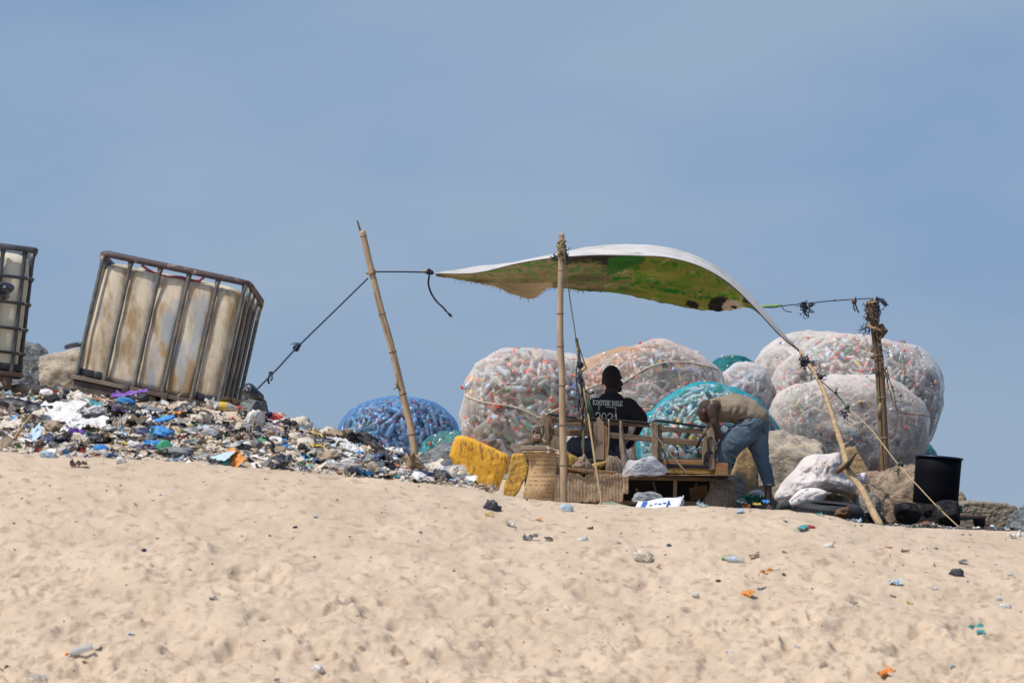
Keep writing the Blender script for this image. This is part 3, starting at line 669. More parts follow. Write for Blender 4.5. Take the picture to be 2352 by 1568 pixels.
SP = [(1838, 806, 36.2), (1850, 828, 36.0), (1871, 856, 35.7), (1890, 893, 35.4), (1900, 922, 35.2), (1913, 958, 34.9), (1924, 994, 34.6), (1936, 1030, 34.3), (1947, 1070, 34.1), (1962, 1100, 33.9), (1980, 1124, 33.7), (1996, 1158, 33.5), (2024, 1210, 33.2)]
SQ = crom([px(*p) for p in SP], 6); n = len(SQ)
b = MB(); b.tube(SQ, [.017+.019*i/n+.004*mn.noise(Vector((i*.25, 3, 0))) for i in range(n)], 12, jit=.06); b.build('branch', M_stick, st)
b = MB(); b.tube(crom([px(1944, 1070, 34.0), px(1950, 1062, 33.85), px(1958, 1050, 33.8), px(1966, 1039, 33.8)], 3), [.032, .03, .026, .023, .021, .02, .018, .018, .017, .016], 9); b.build('stub', mat('grey_bark', (.17, .12, .09), (.10, .08, .06), scale=12, rough=.9, stretch=(3, 3, .5)), st)
b = MB(); b.tube([px(1946, 1066, 34.0), px(1936, 1073, 34.1), px(1923, 1084, 34.2)], [.022, .028, .020], 8, jit=.15); b.build('broken_stub', mat('orange_wood', (.40, .18, .07), (.25, .11, .05), scale=12, rough=.8), st)
for (x, y, dd) in ((1874, 870, 1), (1903, 915, 1), (1899, 1000, -1), (1925, 1030, 1), (1951, 1098, 1), (1980, 1118, 1)):
    i = min(range(n), key=lambda k: (Vector(SQ[k])-px(x, y, SQ[k][1])).length); p = Vector(SQ[i]); b = MB(); b.tube([p, p+Vector((.05*dd, -.02, .025))], [.016, .008], 6); b.build('twig_stub', M_stick, st)
def rope(name, label, P, r, m, cat='rope', n=8, sub=6, jit=.12, parent=None, twist=True):
    Q = crom([px(*p) if not isinstance(p, Vector) else p for p in P], n); b = MB()
    if twist and r > .005:
        for ph in (0, 2.1, 4.2):
            QQ = []
            for i in range(len(Q)-1):
                for k in range(3):
                    q = Vector(Q[i])+(Vector(Q[i+1])-Vector(Q[i]))*(k/3); a = (i*3+k)*1.1+ph; QQ.append(q+Vector((math.cos(a), math.sin(a)*.7, math.sin(a)*.7))*r*.55)
            b.tube(QQ, r*.62, 5)
    else: b.tube(Q, r, sub, jit=jit)
    o = b.build(name, m, parent)
    if label: tag(o, label, cat)
    return o
def tangle(mb, c, size, n, r, seed, m=0, flat=.7, drop=0):
    size = (size[0]*.55, size[1]*.62); r = r*.72
    rr = random.Random(seed); c = Vector(c)
    for _ in range(n):
        p = c+Vector((rr.gauss(0, .3)*size[0], rr.gauss(0, .3)*size[0]*flat, rr.gauss(0, .3)*size[1])); P = [p]
        v = Vector((rr.gauss(0, 1), rr.gauss(0, 1)*.5, rr.gauss(0, 1)-drop)).normalized()
        for i in range(rr.randint(3, 6)):
            v = (v+Vector((rr.gauss(0, .8), rr.gauss(0, .5), rr.gauss(0, .8)-drop*.6))).normalized()
            p = p+Vector((v.x*size[0], v.y*size[0]*flat, v.z*size[1]))*.38; P.append(p)
        mb.tube(crom(P, 4), r*rr.uniform(.7, 1.3), 5, m, jit=.15)
def knot(mb, c, s, m=0, seed=0):
    rr = random.Random(seed+7); c = Vector(c)
    for k in range(3):
        ax = Vector((rr.gauss(0, 1), rr.gauss(0, 1), rr.gauss(0, 1))); M3 = ori(ax, 0); P = [c+M3 @ Vector((math.cos(a)*s, math.sin(a)*s, 0)) for a in [i*math.pi/5 for i in range(11)]]
        mb.tube(P, s*.5, 6, m)
# left guy rope
g = empty('guy_rope', px(592, 892, 31.5), 'navy guy rope running down from the slanting pole to the litter heap', 'rope')
rope('cord', None, [(592, 892, 31.5), (640, 843, 32.1), (680, 800, 32.6), (760, 722, 33.6), (848, 636, 34.47)], .0085, M_rope, parent=g)
b = MB(); knot(b, px(680, 800, 32.6), .022, 0, 1); knot(b, px(686, 793, 32.6), .018, 0, 2); tangle(b, px(682, 795, 32.6), (.05, .05), 14, .004, 3); knot(b, px(622, 858, 31.9), .016, 0, 4)
b.tube(crom([px(622, 858, 31.9), px(616, 870, 31.8), px(618, 881, 31.8)], 3), .010, 6); b.tube(crom([px(624, 858, 31.9), px(625, 868, 31.8), px(622, 874, 31.8)], 3), .008, 6); b.clusters('knot', M_rope, g)
g = empty('tarpaulin_rope', px(985, 622, 35), 'short level rope tying the tarpaulin tip to the slanting pole, loose end hanging', 'rope')
rope('cord', None, [(860, 624, 34.45), (920, 624, 34.6), (985, 625, 34.9)], .0085, M_rope, parent=g)
b = MB(); b.tube([px(851+20*math.cos(a)*.5, 627-5*math.sin(a)*.5, 34.5-.045*math.sin(a)) for a in [i*.52 for i in range(13)]], .007, 5); b.tube([px(861, 622, 34.45), px(859, 614, 34.44)], .007, 5); b.build('lashing', M_rope2, g)
b = MB(); knot(b, px(985, 624, 34.9), .022, 0, 5); knot(b, px(979, 623, 34.9), .018, 1, 6); knot(b, px(992, 626, 34.92), .016, 0, 8); b.clusters('knot', [M_rope, M_rope2], g)
rope('loose_end', None, [(987, 628, 34.88), (984, 650, 34.88), (990, 672, 34.88), (1003, 692, 34.88), (1018, 706, 34.88), (1026, 716, 34.88)], .0095, M_rope, parent=g)
b = MB()
for k in range(7): b.tube([px(1026, 716, 34.88), px(1031+k*.6, 721+(k % 3)*2, 34.88+.004*k), px(1033+k, 725+(k*37 % 4), 34.88)], .0045, 5)
b.build('frayed_end', M_rope, g)
# lashing at the centre pole top
g = empty('lashing', px(1290, 580, 34.3), 'bundle of old rope and fibre lashing the tarpaulin to the centre pole', 'lashing')
b = MB(); rr = random.Random(4)
for k in range(9):
    yy = 556+k*4.5; b.tube([px(1290, yy+rr.uniform(-3, 3)+4*math.sin(a+k), 34.3)+Vector((.040*math.cos(a), .040*math.sin(a), 0)) for a in [i*.5 for i in range(14)]], rr.uniform(.006, .010), 6, k % 2)
tangle(b, px(1288, 572, 34.26), (.06, .08), 26, .006, 9, 0); tangle(b, px(1299, 585, 34.28), (.05, .09), 20, .005, 10, 2, drop=.5); tangle(b, px(1278, 591, 34.3), (.06, .05), 24, .005, 12, 2); tangle(b, px(1301, 590, 34.3), (.03, .09), 22, .005, 13, 1, drop=.6)
b.clusters('wrapped_rope', [M_rope2, M_rope3, mat('blue_grey_fibre', (.07, .085, .085), (.04, .05, .05), rough=1)], g)
# centre guy line with dangling tangle
g = empty('guy_line', px(1380, 1155, 33.6), 'twisted tan guy line hanging with tangled cords beside the centre pole', 'rope')
rope('cord', None, [(1295, 575, 34.22), (1302, 640, 34.2), (1312, 705, 34.2), (1323, 778, 34.15)], .0055, M_rope3, parent=g, twist=False)
rope('tan_rope', None, [(1326, 800, 34.1), (1333, 850, 34.1), (1342, 900, 34.0), (1350, 945, 34.0), (1358, 1000, 33.9), (1368, 1070, 33.75), (1382, 1160, 33.6)], .0095, M_rope2, parent=g)
b = MB(); rr = random.Random(8)
b.tube(crom([px(1324, 778, 34.15), px(1327, 800, 34.12), px(1331, 830, 34.1), px(1333, 862, 34.1), px(1341, 900, 34.08), px(1350, 925, 34.05)], 6), .015, 7, 1, jit=.3)
b.tube(crom([px(1325, 780, 34.1), px(1334, 808, 34.1), px(1344, 838, 34.1), px(1347, 846, 34.1), px(1338, 852, 34.1), px(1330, 868, 34.1)], 6), .006, 5, 1)
b.tube(crom([px(1330, 862, 34.08), px(1326, 872, 34.0), px(1333, 880, 34.0), px(1328, 862, 34.05)], 5), .008, 5, 0)
for k in range(13):
    x0, y0 = rr.uniform(1328, 1340), rr.uniform(800, 900); P = [px(x0, y0, 34.08)]
    for j in range(5): x0 += rr.gauss(2.6, 3.2); y0 += rr.uniform(12, 26); P.append(px(x0, y0, 34.05-rr.random()*.05))
    b.tube(crom(P, 4), rr.uniform(.004, .009), 5, rr.choice((0, 0, 1, 2)), jit=.2)
knot(b, px(1331, 858, 34.05), .016, 3, 3); knot(b, px(1333, 838, 34.05), .024, 0, 4); knot(b, px(1324, 779, 34.1), .012, 1, 6)
b.tube(crom([px(1345, 898, 34.05), px(1355, 905, 34.0), px(1361, 901, 34.0)], 4), .009, 6, 0); knot(b, px(1362, 901, 34), .011, 0, 5)
for k in range(30): x = rr.gauss(1354, 3); b.tube([px(1350+rr.gauss(0, 2), 915+rr.uniform(-5, 5), 34.0), px(x, 935, 33.99), px(x+rr.gauss(3, 2), 955+rr.gauss(0, 3), 33.99)], .004, 4, 3)
b.tube(crom([px(1338, 935, 34), px(1330, 950, 34), px(1332, 965, 34), px(1328, 958, 34), px(1336, 945, 34)], 5), .010, 6, 4)
b.clusters('tangled_cords', [M_rope, M_rope3, M_rope2, M_green, M_rope4], g)
# right hand ropes
g = empty('tarpaulin_rope', px(1770, 705, 37), 'navy rope with ragged knots from the tarpaulin corner to the thick post', 'rope')
rope('cord', None, [(1738, 705, 36.9), (1775, 706, 36.85), (1800, 702, 36.8), (1850, 697, 36.5), (1920, 690, 36.2), (2003, 685, 36.0)], .0065, M_rope, parent=g)
b = MB(); b.tube(crom([px(1740, 706, 37), px(1758, 704, 36.95), px(1795, 701, 36.85)], 3), .013, 6, 1, jit=.4); tangle(b, px(1847, 706, 36.5), (.12, .10), 24, .007, 21, 0, drop=.3); knot(b, px(1845, 699, 36.5), .022, 0, 9); knot(b, px(1917, 690, 36.2), .007, 0, 1)
b.tube(crom([px(1795, 703, 36.85), px(1803, 713, 36.8), px(1818, 717, 36.8)], 4), .005, 5, 0)
knot(b, px(1962, 692, 36.1), .020, 2, 11); b.tube(crom([px(1962, 692, 36.1), px(1961, 706, 36.1), px(1965, 714, 36.1)], 4), .008, 5, 0); b.tube(crom([px(1964, 694, 36.1), px(1968, 708, 36.1), px(1973, 718, 36.1)], 4), .008, 5, 0); b.tube([px(1962, 692, 36.1), px(1966, 682, 36.1)], .008, 5, 0)
b.clusters('ragged_knot', [M_rope, mat('green_strap', (.16, .32, .06), rough=.7), M_rope4], g)
# rags round the thick post
g = empty('rag_wrapping', px(2008, 760, 36), 'rags, twine and frayed rope wound round the top of the thick post', 'rag')
b = MB(); rr = random.Random(14)
for k in range(26):
    yy = rr.uniform(694, 738); xx = 2003+(yy-690)*.09; R_ = rr.uniform(.045, .068); t_ = rr.uniform(-.5, .5)
    b.tube([px(xx, yy, 36)+Vector((R_*math.cos(a), R_*math.sin(a), t_*.05*math.cos(a))) for a in [i*.45 for i in range(rr.randint(9, 15))]], rr.uniform(.005, .011), 5, rr.choice((0, 1, 1, 2, 3)), jit=.25)
for yy in (848, 853, 805, 818, 820): b.tube([px(2011+(yy-790)*.12, yy, 36)+Vector((.062*math.cos(a), .062*math.sin(a), .012*math.cos(a+1))) for a in [i*.45 for i in range(15)]], .005, 5, 1 if yy != 818 else 4)
tangle(b, px(2003, 715, 35.95), (.10, .16), 46, .007, 31, 1, drop=.4); tangle(b, px(2010, 708, 35.95), (.08, .12), 30, .006, 32, 0, drop=.5); tangle(b, px(2004, 735, 35.94), (.09, .07), 24, .007, 33, 2); tangle(b, px(2012, 745, 35.95), (.05, .12), 16, .006, 34, 3, drop=.6)
for k in range(26):
    x, y = 2008, 692; b.tube(crom([px(x, y, 35.95), px(2018+rr.gauss(0, 1.2), 688+rr.gauss(0, 1.5), 35.95), px(2028+rr.gauss(0, 2), 693+rr.gauss(0, 2), 35.9), px(2035+rr.gauss(0, 3), 701+rr.gauss(0, 3), 35.9)], 4), .004, 4, 0)
tangle(b, px(1986, 755, 35.95), (.10, .09), 14, .005, 35, 0); b.tube(crom([px(1992, 748, 35.95), px(2008, 754, 35.9), px(2022, 760, 35.92), px(2030, 758, 35.95)], 5), .017, 7, 4, jit=.3)
knot(b, px(1995, 726, 35.95), .012, 0, 33)
b.clusters('wound_twine', [M_rope, M_rope4, M_rope3, M_rope2, mat('tan_cloth_strip', (.36, .24, .13), (.24, .16, .09), scale=20, rough=.9)], g)
def crumple(nu, nv, fn, amp, seed, sc=3):
    V = []
    for i in range(nu):
        for j in range(nv):
            u, v = i/(nu-1), j/(nv-1); p = fn(u, v); q = Vector((u*sc+seed, v*sc, seed*.3)); V.append(p+Vector((mn.noise(q), mn.noise(q+Vector((9, 0, 0))), mn.noise(q+Vector((0, 9, 0)))))*amp+Vector((0, 1, 0))*amp*.7*(1-2*abs(mn.noise(q*2.2))))
    return V, grid_faces(nu, nv)
V, Fc = crumple(16, 20, lambda u, v: px(2016+20*u*math.sin(math.pi*min(1, v*1.3+.1))+v*6, 745+50*v, 35.93-.05*math.sin(u*3.14)), .035, 3, 3)
o = mesh('rag', V, Fc, mat('brown_rag', (.20, .145, .10), (.10, .075, .055), scale=12, rough=.95), g); sm = o.modifiers.new('t', 'SOLIDIFY'); sm.thickness = .004
g = rope('twine', 'thin brown twine straggling down the right side of the thick post', [(2024, 820, 35.95), (2032, 850, 35.9), (2040, 885, 35.9), (2048, 915, 35.9), (2057, 935, 35.9), (2080, 950, 35.9), (2115, 952, 35.9), (2150, 960, 35.9)], .005, M_rope4, n=6, twist=False)
b = MB(); b.tube(crom([px(2032, 850, 35.9), px(2050, 890, 35.9), px(2058, 930, 35.9), px(2062, 960, 35.9), px(2055, 990, 35.9), px(2044, 1010, 35.9)], 6), .005, 5); tangle(b, px(2036, 858, 35.9), (.05, .12), 10, .005, 41, 0, drop=.5); tangle(b, px(2068, 908, 35.9), (.05, .02), 12, .004, 42)
for (x, y) in ((2045, 890), (2055, 923), (2064, 925), (2066, 958), (2052, 998)): b.tube([px(x, y, 35.9), px(x+7, y-3, 35.88)], .005, 4)
b.clusters('side_strand', M_rope4, g)
g = empty('stay_rope', px(2205, 1208, 32.6), 'thin knotted stay rope from the leaning stick down past the black drum', 'rope')
rope('cord', None, [(1848, 832, 35.95), (1880, 868, 35.6), (1925, 910, 35.3), (1946, 936, 35.1)], .0065, M_rope, parent=g)
rope('tan_rope', None, [(1944, 934, 35.1), (2000, 985, 34.6), (2060, 1062, 34.0), (2120, 1128, 33.4), (2158, 1168, 33.0), (2205, 1212, 32.6)], .0058, M_rope2, parent=g)
b = MB(); tangle(b, px(1850, 834, 35.9), (.11, .07), 30, .008, 51); knot(b, px(1848, 832, 35.9), .03, 0, 12); tangle(b, px(1885, 866, 35.6), (.06, .04), 14, .007, 52); knot(b, px(1883, 867, 35.55), .022, 0, 13)
b.tube(crom([px(1862, 838, 35.9), px(1880, 836, 35.8), px(1884, 850, 35.7), px(1876, 860, 35.6)], 5), .005, 5); b.tube([px(1918, 902, 35.3), px(1923, 889, 35.3)], [.009, .005], 5); knot(b, px(1920, 901, 35.3), .012, 0, 3)
tangle(b, px(1941, 947, 35.05), (.12, .06), 10, .007, 53, 0, drop=.4); knot(b, px(1946, 934, 35.05), .02, 1, 14); knot(b, px(2069, 1066, 33.95), .022, 2, 15); tangle(b, px(2064, 1078, 33.9), (.05, .08), 8, .006, 54, 1, drop=.7); b.tube([px(2154, 1162, 33.05), px(2164, 1174, 32.95)], .017, 7, 1, jit=.3)
b.clusters('knot', [M_rope, M_rope3, M_green], g)
# ---------------------------------------------------------------- tarpaulin
Nn = [(1000, 629, 35.2), (1090, 627, 35.2), (1180, 609, 35.2), (1270, 593, 35.2), (1330, 588, 35.2), (1400, 586, 35.2), (1470, 588, 35.2), (1540, 594, 35.25), (1610, 612, 35.3), (1670, 648, 35.5), (1730, 705, 35.7), (1790, 768, 36.0), (1838, 808, 36.2)]
Hh = [(1000, 628, 35.25), (1090, 613, 35.6), (1180, 602, 35.9), (1270, 586, 36.1), (1340, 570, 36.2), (1420, 562, 36.3), (1500, 565, 36.3), (1565, 577, 36.3), (1625, 602, 36.3), (1688, 645, 36.3), (1744, 697, 36.3), (1796, 761, 36.2), (1839, 806, 36.21)]
Mm = [(1001, 630, 35.3), (1080, 631, 36.3), (1160, 636, 36.5), (1245, 633, 36.6), (1310, 622, 36.7), (1390, 622, 36.7), (1465, 630, 36.7), (1540, 642, 36.7), (1610, 660, 36.7), (1672, 682, 36.7), (1720, 701, 36.7), (1768, 743, 36.4), (1837, 808, 36.22)]
Rr = [(1001, 633, 35.3), (1060, 643, 36.3), (1130, 658, 36.6), (1218, 686, 36.8), (1262, 661, 36.9), (1340, 668, 36.9), (1420, 674, 36.9), (1510, 693, 36.9), (1590, 709, 36.9), (1650, 714, 36.9), (1700, 709, 36.9), (1738, 704, 36.9), (1836, 809, 36.23)]
G = sheet([[px(*p) for p in r] for r in (Nn, Hh, Mm, Rr)], 20, 14)
nu, nv = len(G), len(G[0]); V = []; colr = []
def sstep(a, b_, x): t = max(0, min(1, (x-a)/(b_-a))); return t*t*(3-2*t)
def mixc(a, b_, t): return tuple(x+(y-x)*t for x, y in zip(a, b_))
for i in range(nu):
    for j in range(nv):
        p = G[i][j]; u = j/(nv-1); t = i/(nu-1)
        xg = 1176+p.x*F/p.y; yg = 1200-p.z*F/p.y
        rip = .012*mn.noise(Vector((u*26, t*3, 0)))*min(1, t*3)*(1-.5*t)+.010*mn.noise(Vector((u*8, t*14, 4)))
        fray = -.02*abs(mn.noise(Vector((u*150, 0, 0))))*(t > .985)
        pleat = .022*math.sin(t*21)*max(0, (u-.70)/.30)+.016*math.sin(t*17)*max(0, (.28-u)/.28)+.02*(1-2*abs(mn.noise(Vector((u*5+t*3, t*2.5-u*4, 9)))))*t
        V.append(p+Vector((0, pleat, rip+fray+pleat*.25))); n1 = mn.noise(Vector((xg*.02, yg*.05, 1))); n2 = mn.noise(Vector((xg*.07+n1*3, yg*.16, 2))); n3 = mn.noise(Vector((xg*.22, yg*.35, 3)))
        c = mixc((.135, .092, .042), (.150, .135, .022), sstep(1380, 1480, xg+n1*60))                       # tan earth to olive meadow
        if xg > 1380: c = mixc(c, (.095, .13, .014), sstep(-.1, .35, n1+n2*.5)); c = mixc(c, (.26, .19, .08), sstep(.25, .5, mn.noise(Vector((xg*.035, yg*.06, 8))))*.7)
        gr = n2+n3*.8
        band = math.exp(-((yg-(655+(xg-1500)*.20))/14)**2)*(1470-abs(xg-1530) > 1300 and 1)               # grass tufts near the rear edge
        band2 = math.exp(-((yg-(588+(xg-1480)*.33))/9)**2)*(xg > 1470)
        if xg < 1470: band = max(band, .55*sstep(640, 600, yg)+.35)
        c = mixc(c, (.012, .095, .010), sstep(.02, .2, gr)*min(1, band*1.1+band2*.9+.08))
        c = mixc(c, (.06, .05, .02), sstep(.15, .4, mn.noise(Vector((xg*.05+5, yg*.25, 5))))*.7*(xg < 1420))
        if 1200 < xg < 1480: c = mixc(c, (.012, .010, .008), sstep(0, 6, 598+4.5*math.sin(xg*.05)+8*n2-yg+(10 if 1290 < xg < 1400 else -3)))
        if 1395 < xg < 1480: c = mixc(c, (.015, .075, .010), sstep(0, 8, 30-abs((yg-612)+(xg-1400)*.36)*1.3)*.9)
        # dark and pale animal-like patches at the rear right end
        def ell(cx, cy, a, b2, th=0):
            dx, dy = xg-cx, yg-cy; return 1-(((dx*math.cos(th)+dy*math.sin(th))/a)**2+((-dx*math.sin(th)+dy*math.cos(th))/b2)**2)
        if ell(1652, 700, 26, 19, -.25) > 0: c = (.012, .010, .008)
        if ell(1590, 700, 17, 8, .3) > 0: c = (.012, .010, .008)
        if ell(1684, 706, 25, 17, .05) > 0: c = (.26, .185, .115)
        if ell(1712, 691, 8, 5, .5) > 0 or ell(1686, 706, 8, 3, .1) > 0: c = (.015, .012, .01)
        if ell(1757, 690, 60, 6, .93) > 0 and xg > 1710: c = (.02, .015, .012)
        if xg < 1270 and yg > 650: c = mixc(c, (.22, .145, .075), .8)
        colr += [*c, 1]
me = bpy.data.meshes.new('sheet'); me.from_pydata([tuple(v) for v in V], [], grid_faces(nu, nv)); me.polygons.foreach_set('use_smooth', [True]*len(me.polygons))
ca = me.color_attributes.new('print', 'FLOAT_COLOR', 'POINT'); ca.data.foreach_set('color', colr)
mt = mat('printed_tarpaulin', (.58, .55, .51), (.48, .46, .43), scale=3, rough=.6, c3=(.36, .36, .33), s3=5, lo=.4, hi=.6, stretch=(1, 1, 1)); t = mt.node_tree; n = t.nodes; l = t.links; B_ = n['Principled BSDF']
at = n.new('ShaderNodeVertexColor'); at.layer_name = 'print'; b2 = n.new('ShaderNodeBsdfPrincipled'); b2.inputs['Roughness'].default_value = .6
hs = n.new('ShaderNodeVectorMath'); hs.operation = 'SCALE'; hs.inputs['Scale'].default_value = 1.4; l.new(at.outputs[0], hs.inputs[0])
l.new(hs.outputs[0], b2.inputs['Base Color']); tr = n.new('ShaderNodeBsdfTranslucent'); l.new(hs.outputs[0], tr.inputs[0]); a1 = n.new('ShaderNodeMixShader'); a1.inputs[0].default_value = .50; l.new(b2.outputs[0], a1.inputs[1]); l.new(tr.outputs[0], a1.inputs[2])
gm = n.new('ShaderNodeNewGeometry'); a2 = n.new('ShaderNodeMixShader'); l.new(gm.outputs['Backfacing'], a2.inputs[0])
UND = True
me.materials.append(mt)
tp_ = empty('tarpaulin', px(1420, 590, 36), 'stretched printed tarpaulin, white above and green underneath, shading the bench', 'tarpaulin')
o = bpy.data.objects.new('sheet', me); COL.objects.link(o); setparent(o, tp_); me.update()
top_is_front = me.polygons[len(me.polygons)//2].normal.z > 0
l.new(B_.outputs[0], a2.inputs[1 if top_is_front else 2]); l.new(a1.outputs[0], a2.inputs[2 if top_is_front else 1]); l.new(a2.outputs[0], n['Material Output'].inputs[0])
b = MB(); b.tube([Vector(V[j])+Vector((0, -.004, 0)) for j in range(nv)], .006, 6); b.build('hem', mat('dark_hem', (.16, .12, .11), (.10, .08, .07), rough=.8), tp_)
b = MB(); rr = random.Random(2)
for k in range(110):
    j = int(nv*rr.uniform(.06, .42)); p = Vector(V[(nu-1)*nv+j]); b.tube([p, p+Vector((rr.uniform(-.015, .01), 0, -rr.uniform(.01, .035)))], .002, 3)
b.build('fringe', mat('frayed_thread', (.34, .26, .15), rough=.9), tp_)
# ---------------------------------------------------------------- soft shapes from an outline
def pillow(name, outline, d, th, m, parent=None, ex=2.0, wr=.012, wsc=8, seed=0, rings=14, per=5, tiltd=0, center=None, flat=0, fuzz=0):
    P = [np.array(p, float) for p in outline]; n = len(P); out = []
    for i in range(n):
        a, b_, c_, e_ = P[i-1], P[i], P[(i+1) % n], P[(i+2) % n]
        for k in range(per):
            t = k/per; out.append(.5*((2*b_)+(-a+c_)*t+(2*a-5*b_+4*c_-e_)*t*t+(-a+3*b_-3*c_+e_)*t**3))
    c = np.array(center) if center else sum(out)/len(out); n = len(out); V = []; Fc = []
    off = Vector((seed*3.7, seed*1.3, seed*.7))
    def P3(q, t, sgn):
        dep = th/2*max(0, 1-t**ex)**(1/ex); p = px(q[0], q[1], d+tiltd*(q[0]-c[0])/100); p = p+Vector((0, sgn*dep, 0))
        w_ = (1-2*abs(mn.noise(p*wsc+off)))*wr+(1-2*abs(mn.noise(p*wsc*2.7+off)))*wr*.4
        return p+Vector((mn.noise(p*wsc*.8+off)*wr*.8, sgn*w_*(1-t**6), mn.noise(p*wsc*.8-off)*wr*.8))
    V.append(P3(c, 0, -1))
    ts = [math.sin(math.pi/2*(k+1)/rings) for k in range(rings)]
    for t in ts:
        for q in out: V.append(P3(c+(q-c)*t, t, -1))
    for t in ts[-2::-1]:
        for q in out: V.append(P3(c+(q-c)*t, t, 1))
    V.append(P3(c, 0, 1)); R_ = (len(V)-2)//n
    for k in range(n): Fc.append((0, 1+(k+1) % n, 1+k)); Fc.append((len(V)-1, 1+(R_-1)*n+k, 1+(R_-1)*n+(k+1) % n))
    for r in range(R_-1):
        for k in range(n): a = 1+r*n; Fc.append((a+k, a+(k+1) % n, a+n+(k+1) % n, a+n+k))
    return fixn(mesh(name, V, Fc, m, parent))
def pl(mb, p, q, d, hP, t, m=0, d2=None): mb.plank(px(p[0], p[1], d), px(q[0], q[1], d2 or d), hP*d/F, t, m)
def quadpanel(name, ctrl, m, parent, nu=14, nv=10, ripple=None, thick=.006):
    G = sheet([[px(*p) for p in r] for r in ctrl], nu, nv); V = []
    for i, r in enumerate(G):
        for j, p in enumerate(r):
            u, v = i/(len(G)-1), j/(len(r)-1)
            V.append(p+(Vector((0, ripple(u, v), 0)) if ripple else Vector((0, 0, 0)))+Vector((mn.noise(p*9), mn.noise(p*9+Vector((5, 0, 0)))*1.5, mn.noise(p*9+Vector((0, 5, 0)))))*.006)
    o = mesh(name, V, grid_faces(len(G), len(G[0])), m, parent); s_ = o.modifiers.new('t', 'SOLIDIFY'); s_.thickness = thick; return o
# ---------------------------------------------------------------- the wrecked bench
W_d = mat('weathered_wood', (.21, .135, .080), (.10, .068, .045), scale=4, rough=.85, stretch=(1, 4, 9), bump=.003, bscale=10, c3=(.27, .18, .10), s3=6)
W_v = mat('upright_wood', (.30, .215, .14), (.17, .125, .085), scale=4, rough=.85, stretch=(9, 4, 1), bump=.003, bscale=10, c3=(.14, .10, .07), s3=5)
W_o = mat('orange_wood_board', (.36, .175, .055), (.22, .11, .04), scale=4, rough=.7, stretch=(1, 4, 6), c3=(.14, .08, .04), s3=7)
W_k = mat('black_webbing', (.012, .013, .018), rough=.8)
W_pale = mat('pale_board', (.40, .32, .23), (.27, .21, .15), scale=5, rough=.85, stretch=(1, 4, 6))
W_in = mat('cavity_shade', (.035, .028, .022), (.02, .016, .014), rough=.9)  # near-black tone painting the shade of the cavity under the seat
W_foam = mat('mustard_foam', (.40, .25, .06), (.20, .13, .04), scale=9, rough=.95, bump=.01, bscale=20)
def stripes(name, c1, c2, sc, axis, dist=1.4):
    m = mat(name, c1, tuple(v*.8 for v in c1), scale=5, rough=.95, bump=.003, bscale=60); t = m.node_tree; n = t.nodes; l = t.links; b = n['Principled BSDF']
    wv = n.new('ShaderNodeTexWave'); wv.bands_direction = axis; wv.inputs['Scale'].default_value = sc; wv.inputs['Distortion'].default_value = dist; wv.inputs['Detail'].default_value = 3; wv.inputs['Detail Scale'].default_value = 3
    l.new(n['Texture Coordinate'].outputs['Object'], wv.inputs[0]); src = b.inputs['Base Color'].links[0].from_socket
    q = n.new('ShaderNodeTexNoise'); q.inputs['Scale'].default_value = 45; l.new(n['Texture Coordinate'].outputs['Object'], q.inputs['Vector'])
    mu = n.new('ShaderNodeMath'); mu.operation = 'MULTIPLY'; l.new(wv.outputs['Fac'], mu.inputs[0]); l.new(q.outputs[0], mu.inputs[1])
    r = n.new('ShaderNodeMapRange'); r.inputs[1].default_value = .43; r.inputs[2].default_value = .56; l.new(mu.outputs[0], r.inputs[0]); mx = n.new('ShaderNodeMix'); mx.data_type = 'RGBA'
    l.new(r.outputs[0], mx.inputs[0]); l.new(src, mx.inputs[6]); mx.inputs[7].default_value = (*c2, 1); l.new(mx.outputs[2], b.inputs['Base Color']); return m
S_h = stripes('cross_striped_fabric', (.60, .40, .205), (.20, .14, .10), 8.0, 'Z', 1.2)
S_v = stripes('long_striped_fabric', (.42, .30, .19), (.11, .085, .08), 9.5, 'X', .8)
S_d = stripes('dusty_striped_fabric', (.26, .20, .145), (.09, .075, .065), 9.5, 'X', 1.5)
DB = 35.2
bench = empty('wooden_bench', px(1440, 1165, DB+.3), 'wrecked wooden bench with striped cloth hanging off, seen from behind', 'bench')
def part(name, m, f, bev=.006, smooth=False):
    b = MB(); f(b); return b.build(name, m, bench, smooth, bev)
part('end_board', W_v, lambda b: b.prism([(p.x, p.z) for p in [px(x, y, DB) for x, y in ((1234, 1024), (1236, 985), (1239, 965), (1244, 953), (1249, 948), (1254, 953), (1259, 966), (1261, 985), (1261, 1024))]], DB-.03, DB+.01))
part('post', W_o, lambda b: pl(b, (1264, 955), (1266, 1024), DB+.02, 7, .05))
part('post', W_v, lambda b: b.prism([(p.x, p.z) for p in [px(x, y, DB) for x, y in ((1364, 1056), (1363, 1000), (1364, 975), (1369, 972), (1371, 960), (1376, 958), (1387, 970), (1389, 985), (1388, 1056))]], DB-.05, DB-.01))
part('post_edge', W_o, lambda b: b.prism([(p.x, p.z) for p in [px(x, y, DB) for x, y in ((1389, 975), (1396, 982), (1396, 1058), (1389, 1058))]], DB-.045, DB+.01))
part('post', W_v, lambda b: (pl(b, (1504, 969), (1505, 1058), DB, 15, .06)))
part('post', W_v, lambda b: (pl(b, (1516, 975), (1516, 1056), DB+.03, 9, .04)))
part('post', W_v, lambda b: b.prism([(p.x, p.z) for p in [px(x, y, DB) for x, y in ((1612, 1078), (1613, 1040), (1616, 985), (1624, 980), (1627, 1078))]], DB-.02, DB+.02))
part('post', W_v, lambda b: b.prism([(p.x, p.z) for p in [px(x, y, DB) for x, y in ((1628, 1080), (1626, 984), (1637, 981), (1641, 1000), (1641, 1078))]], DB-.06, DB-.02))
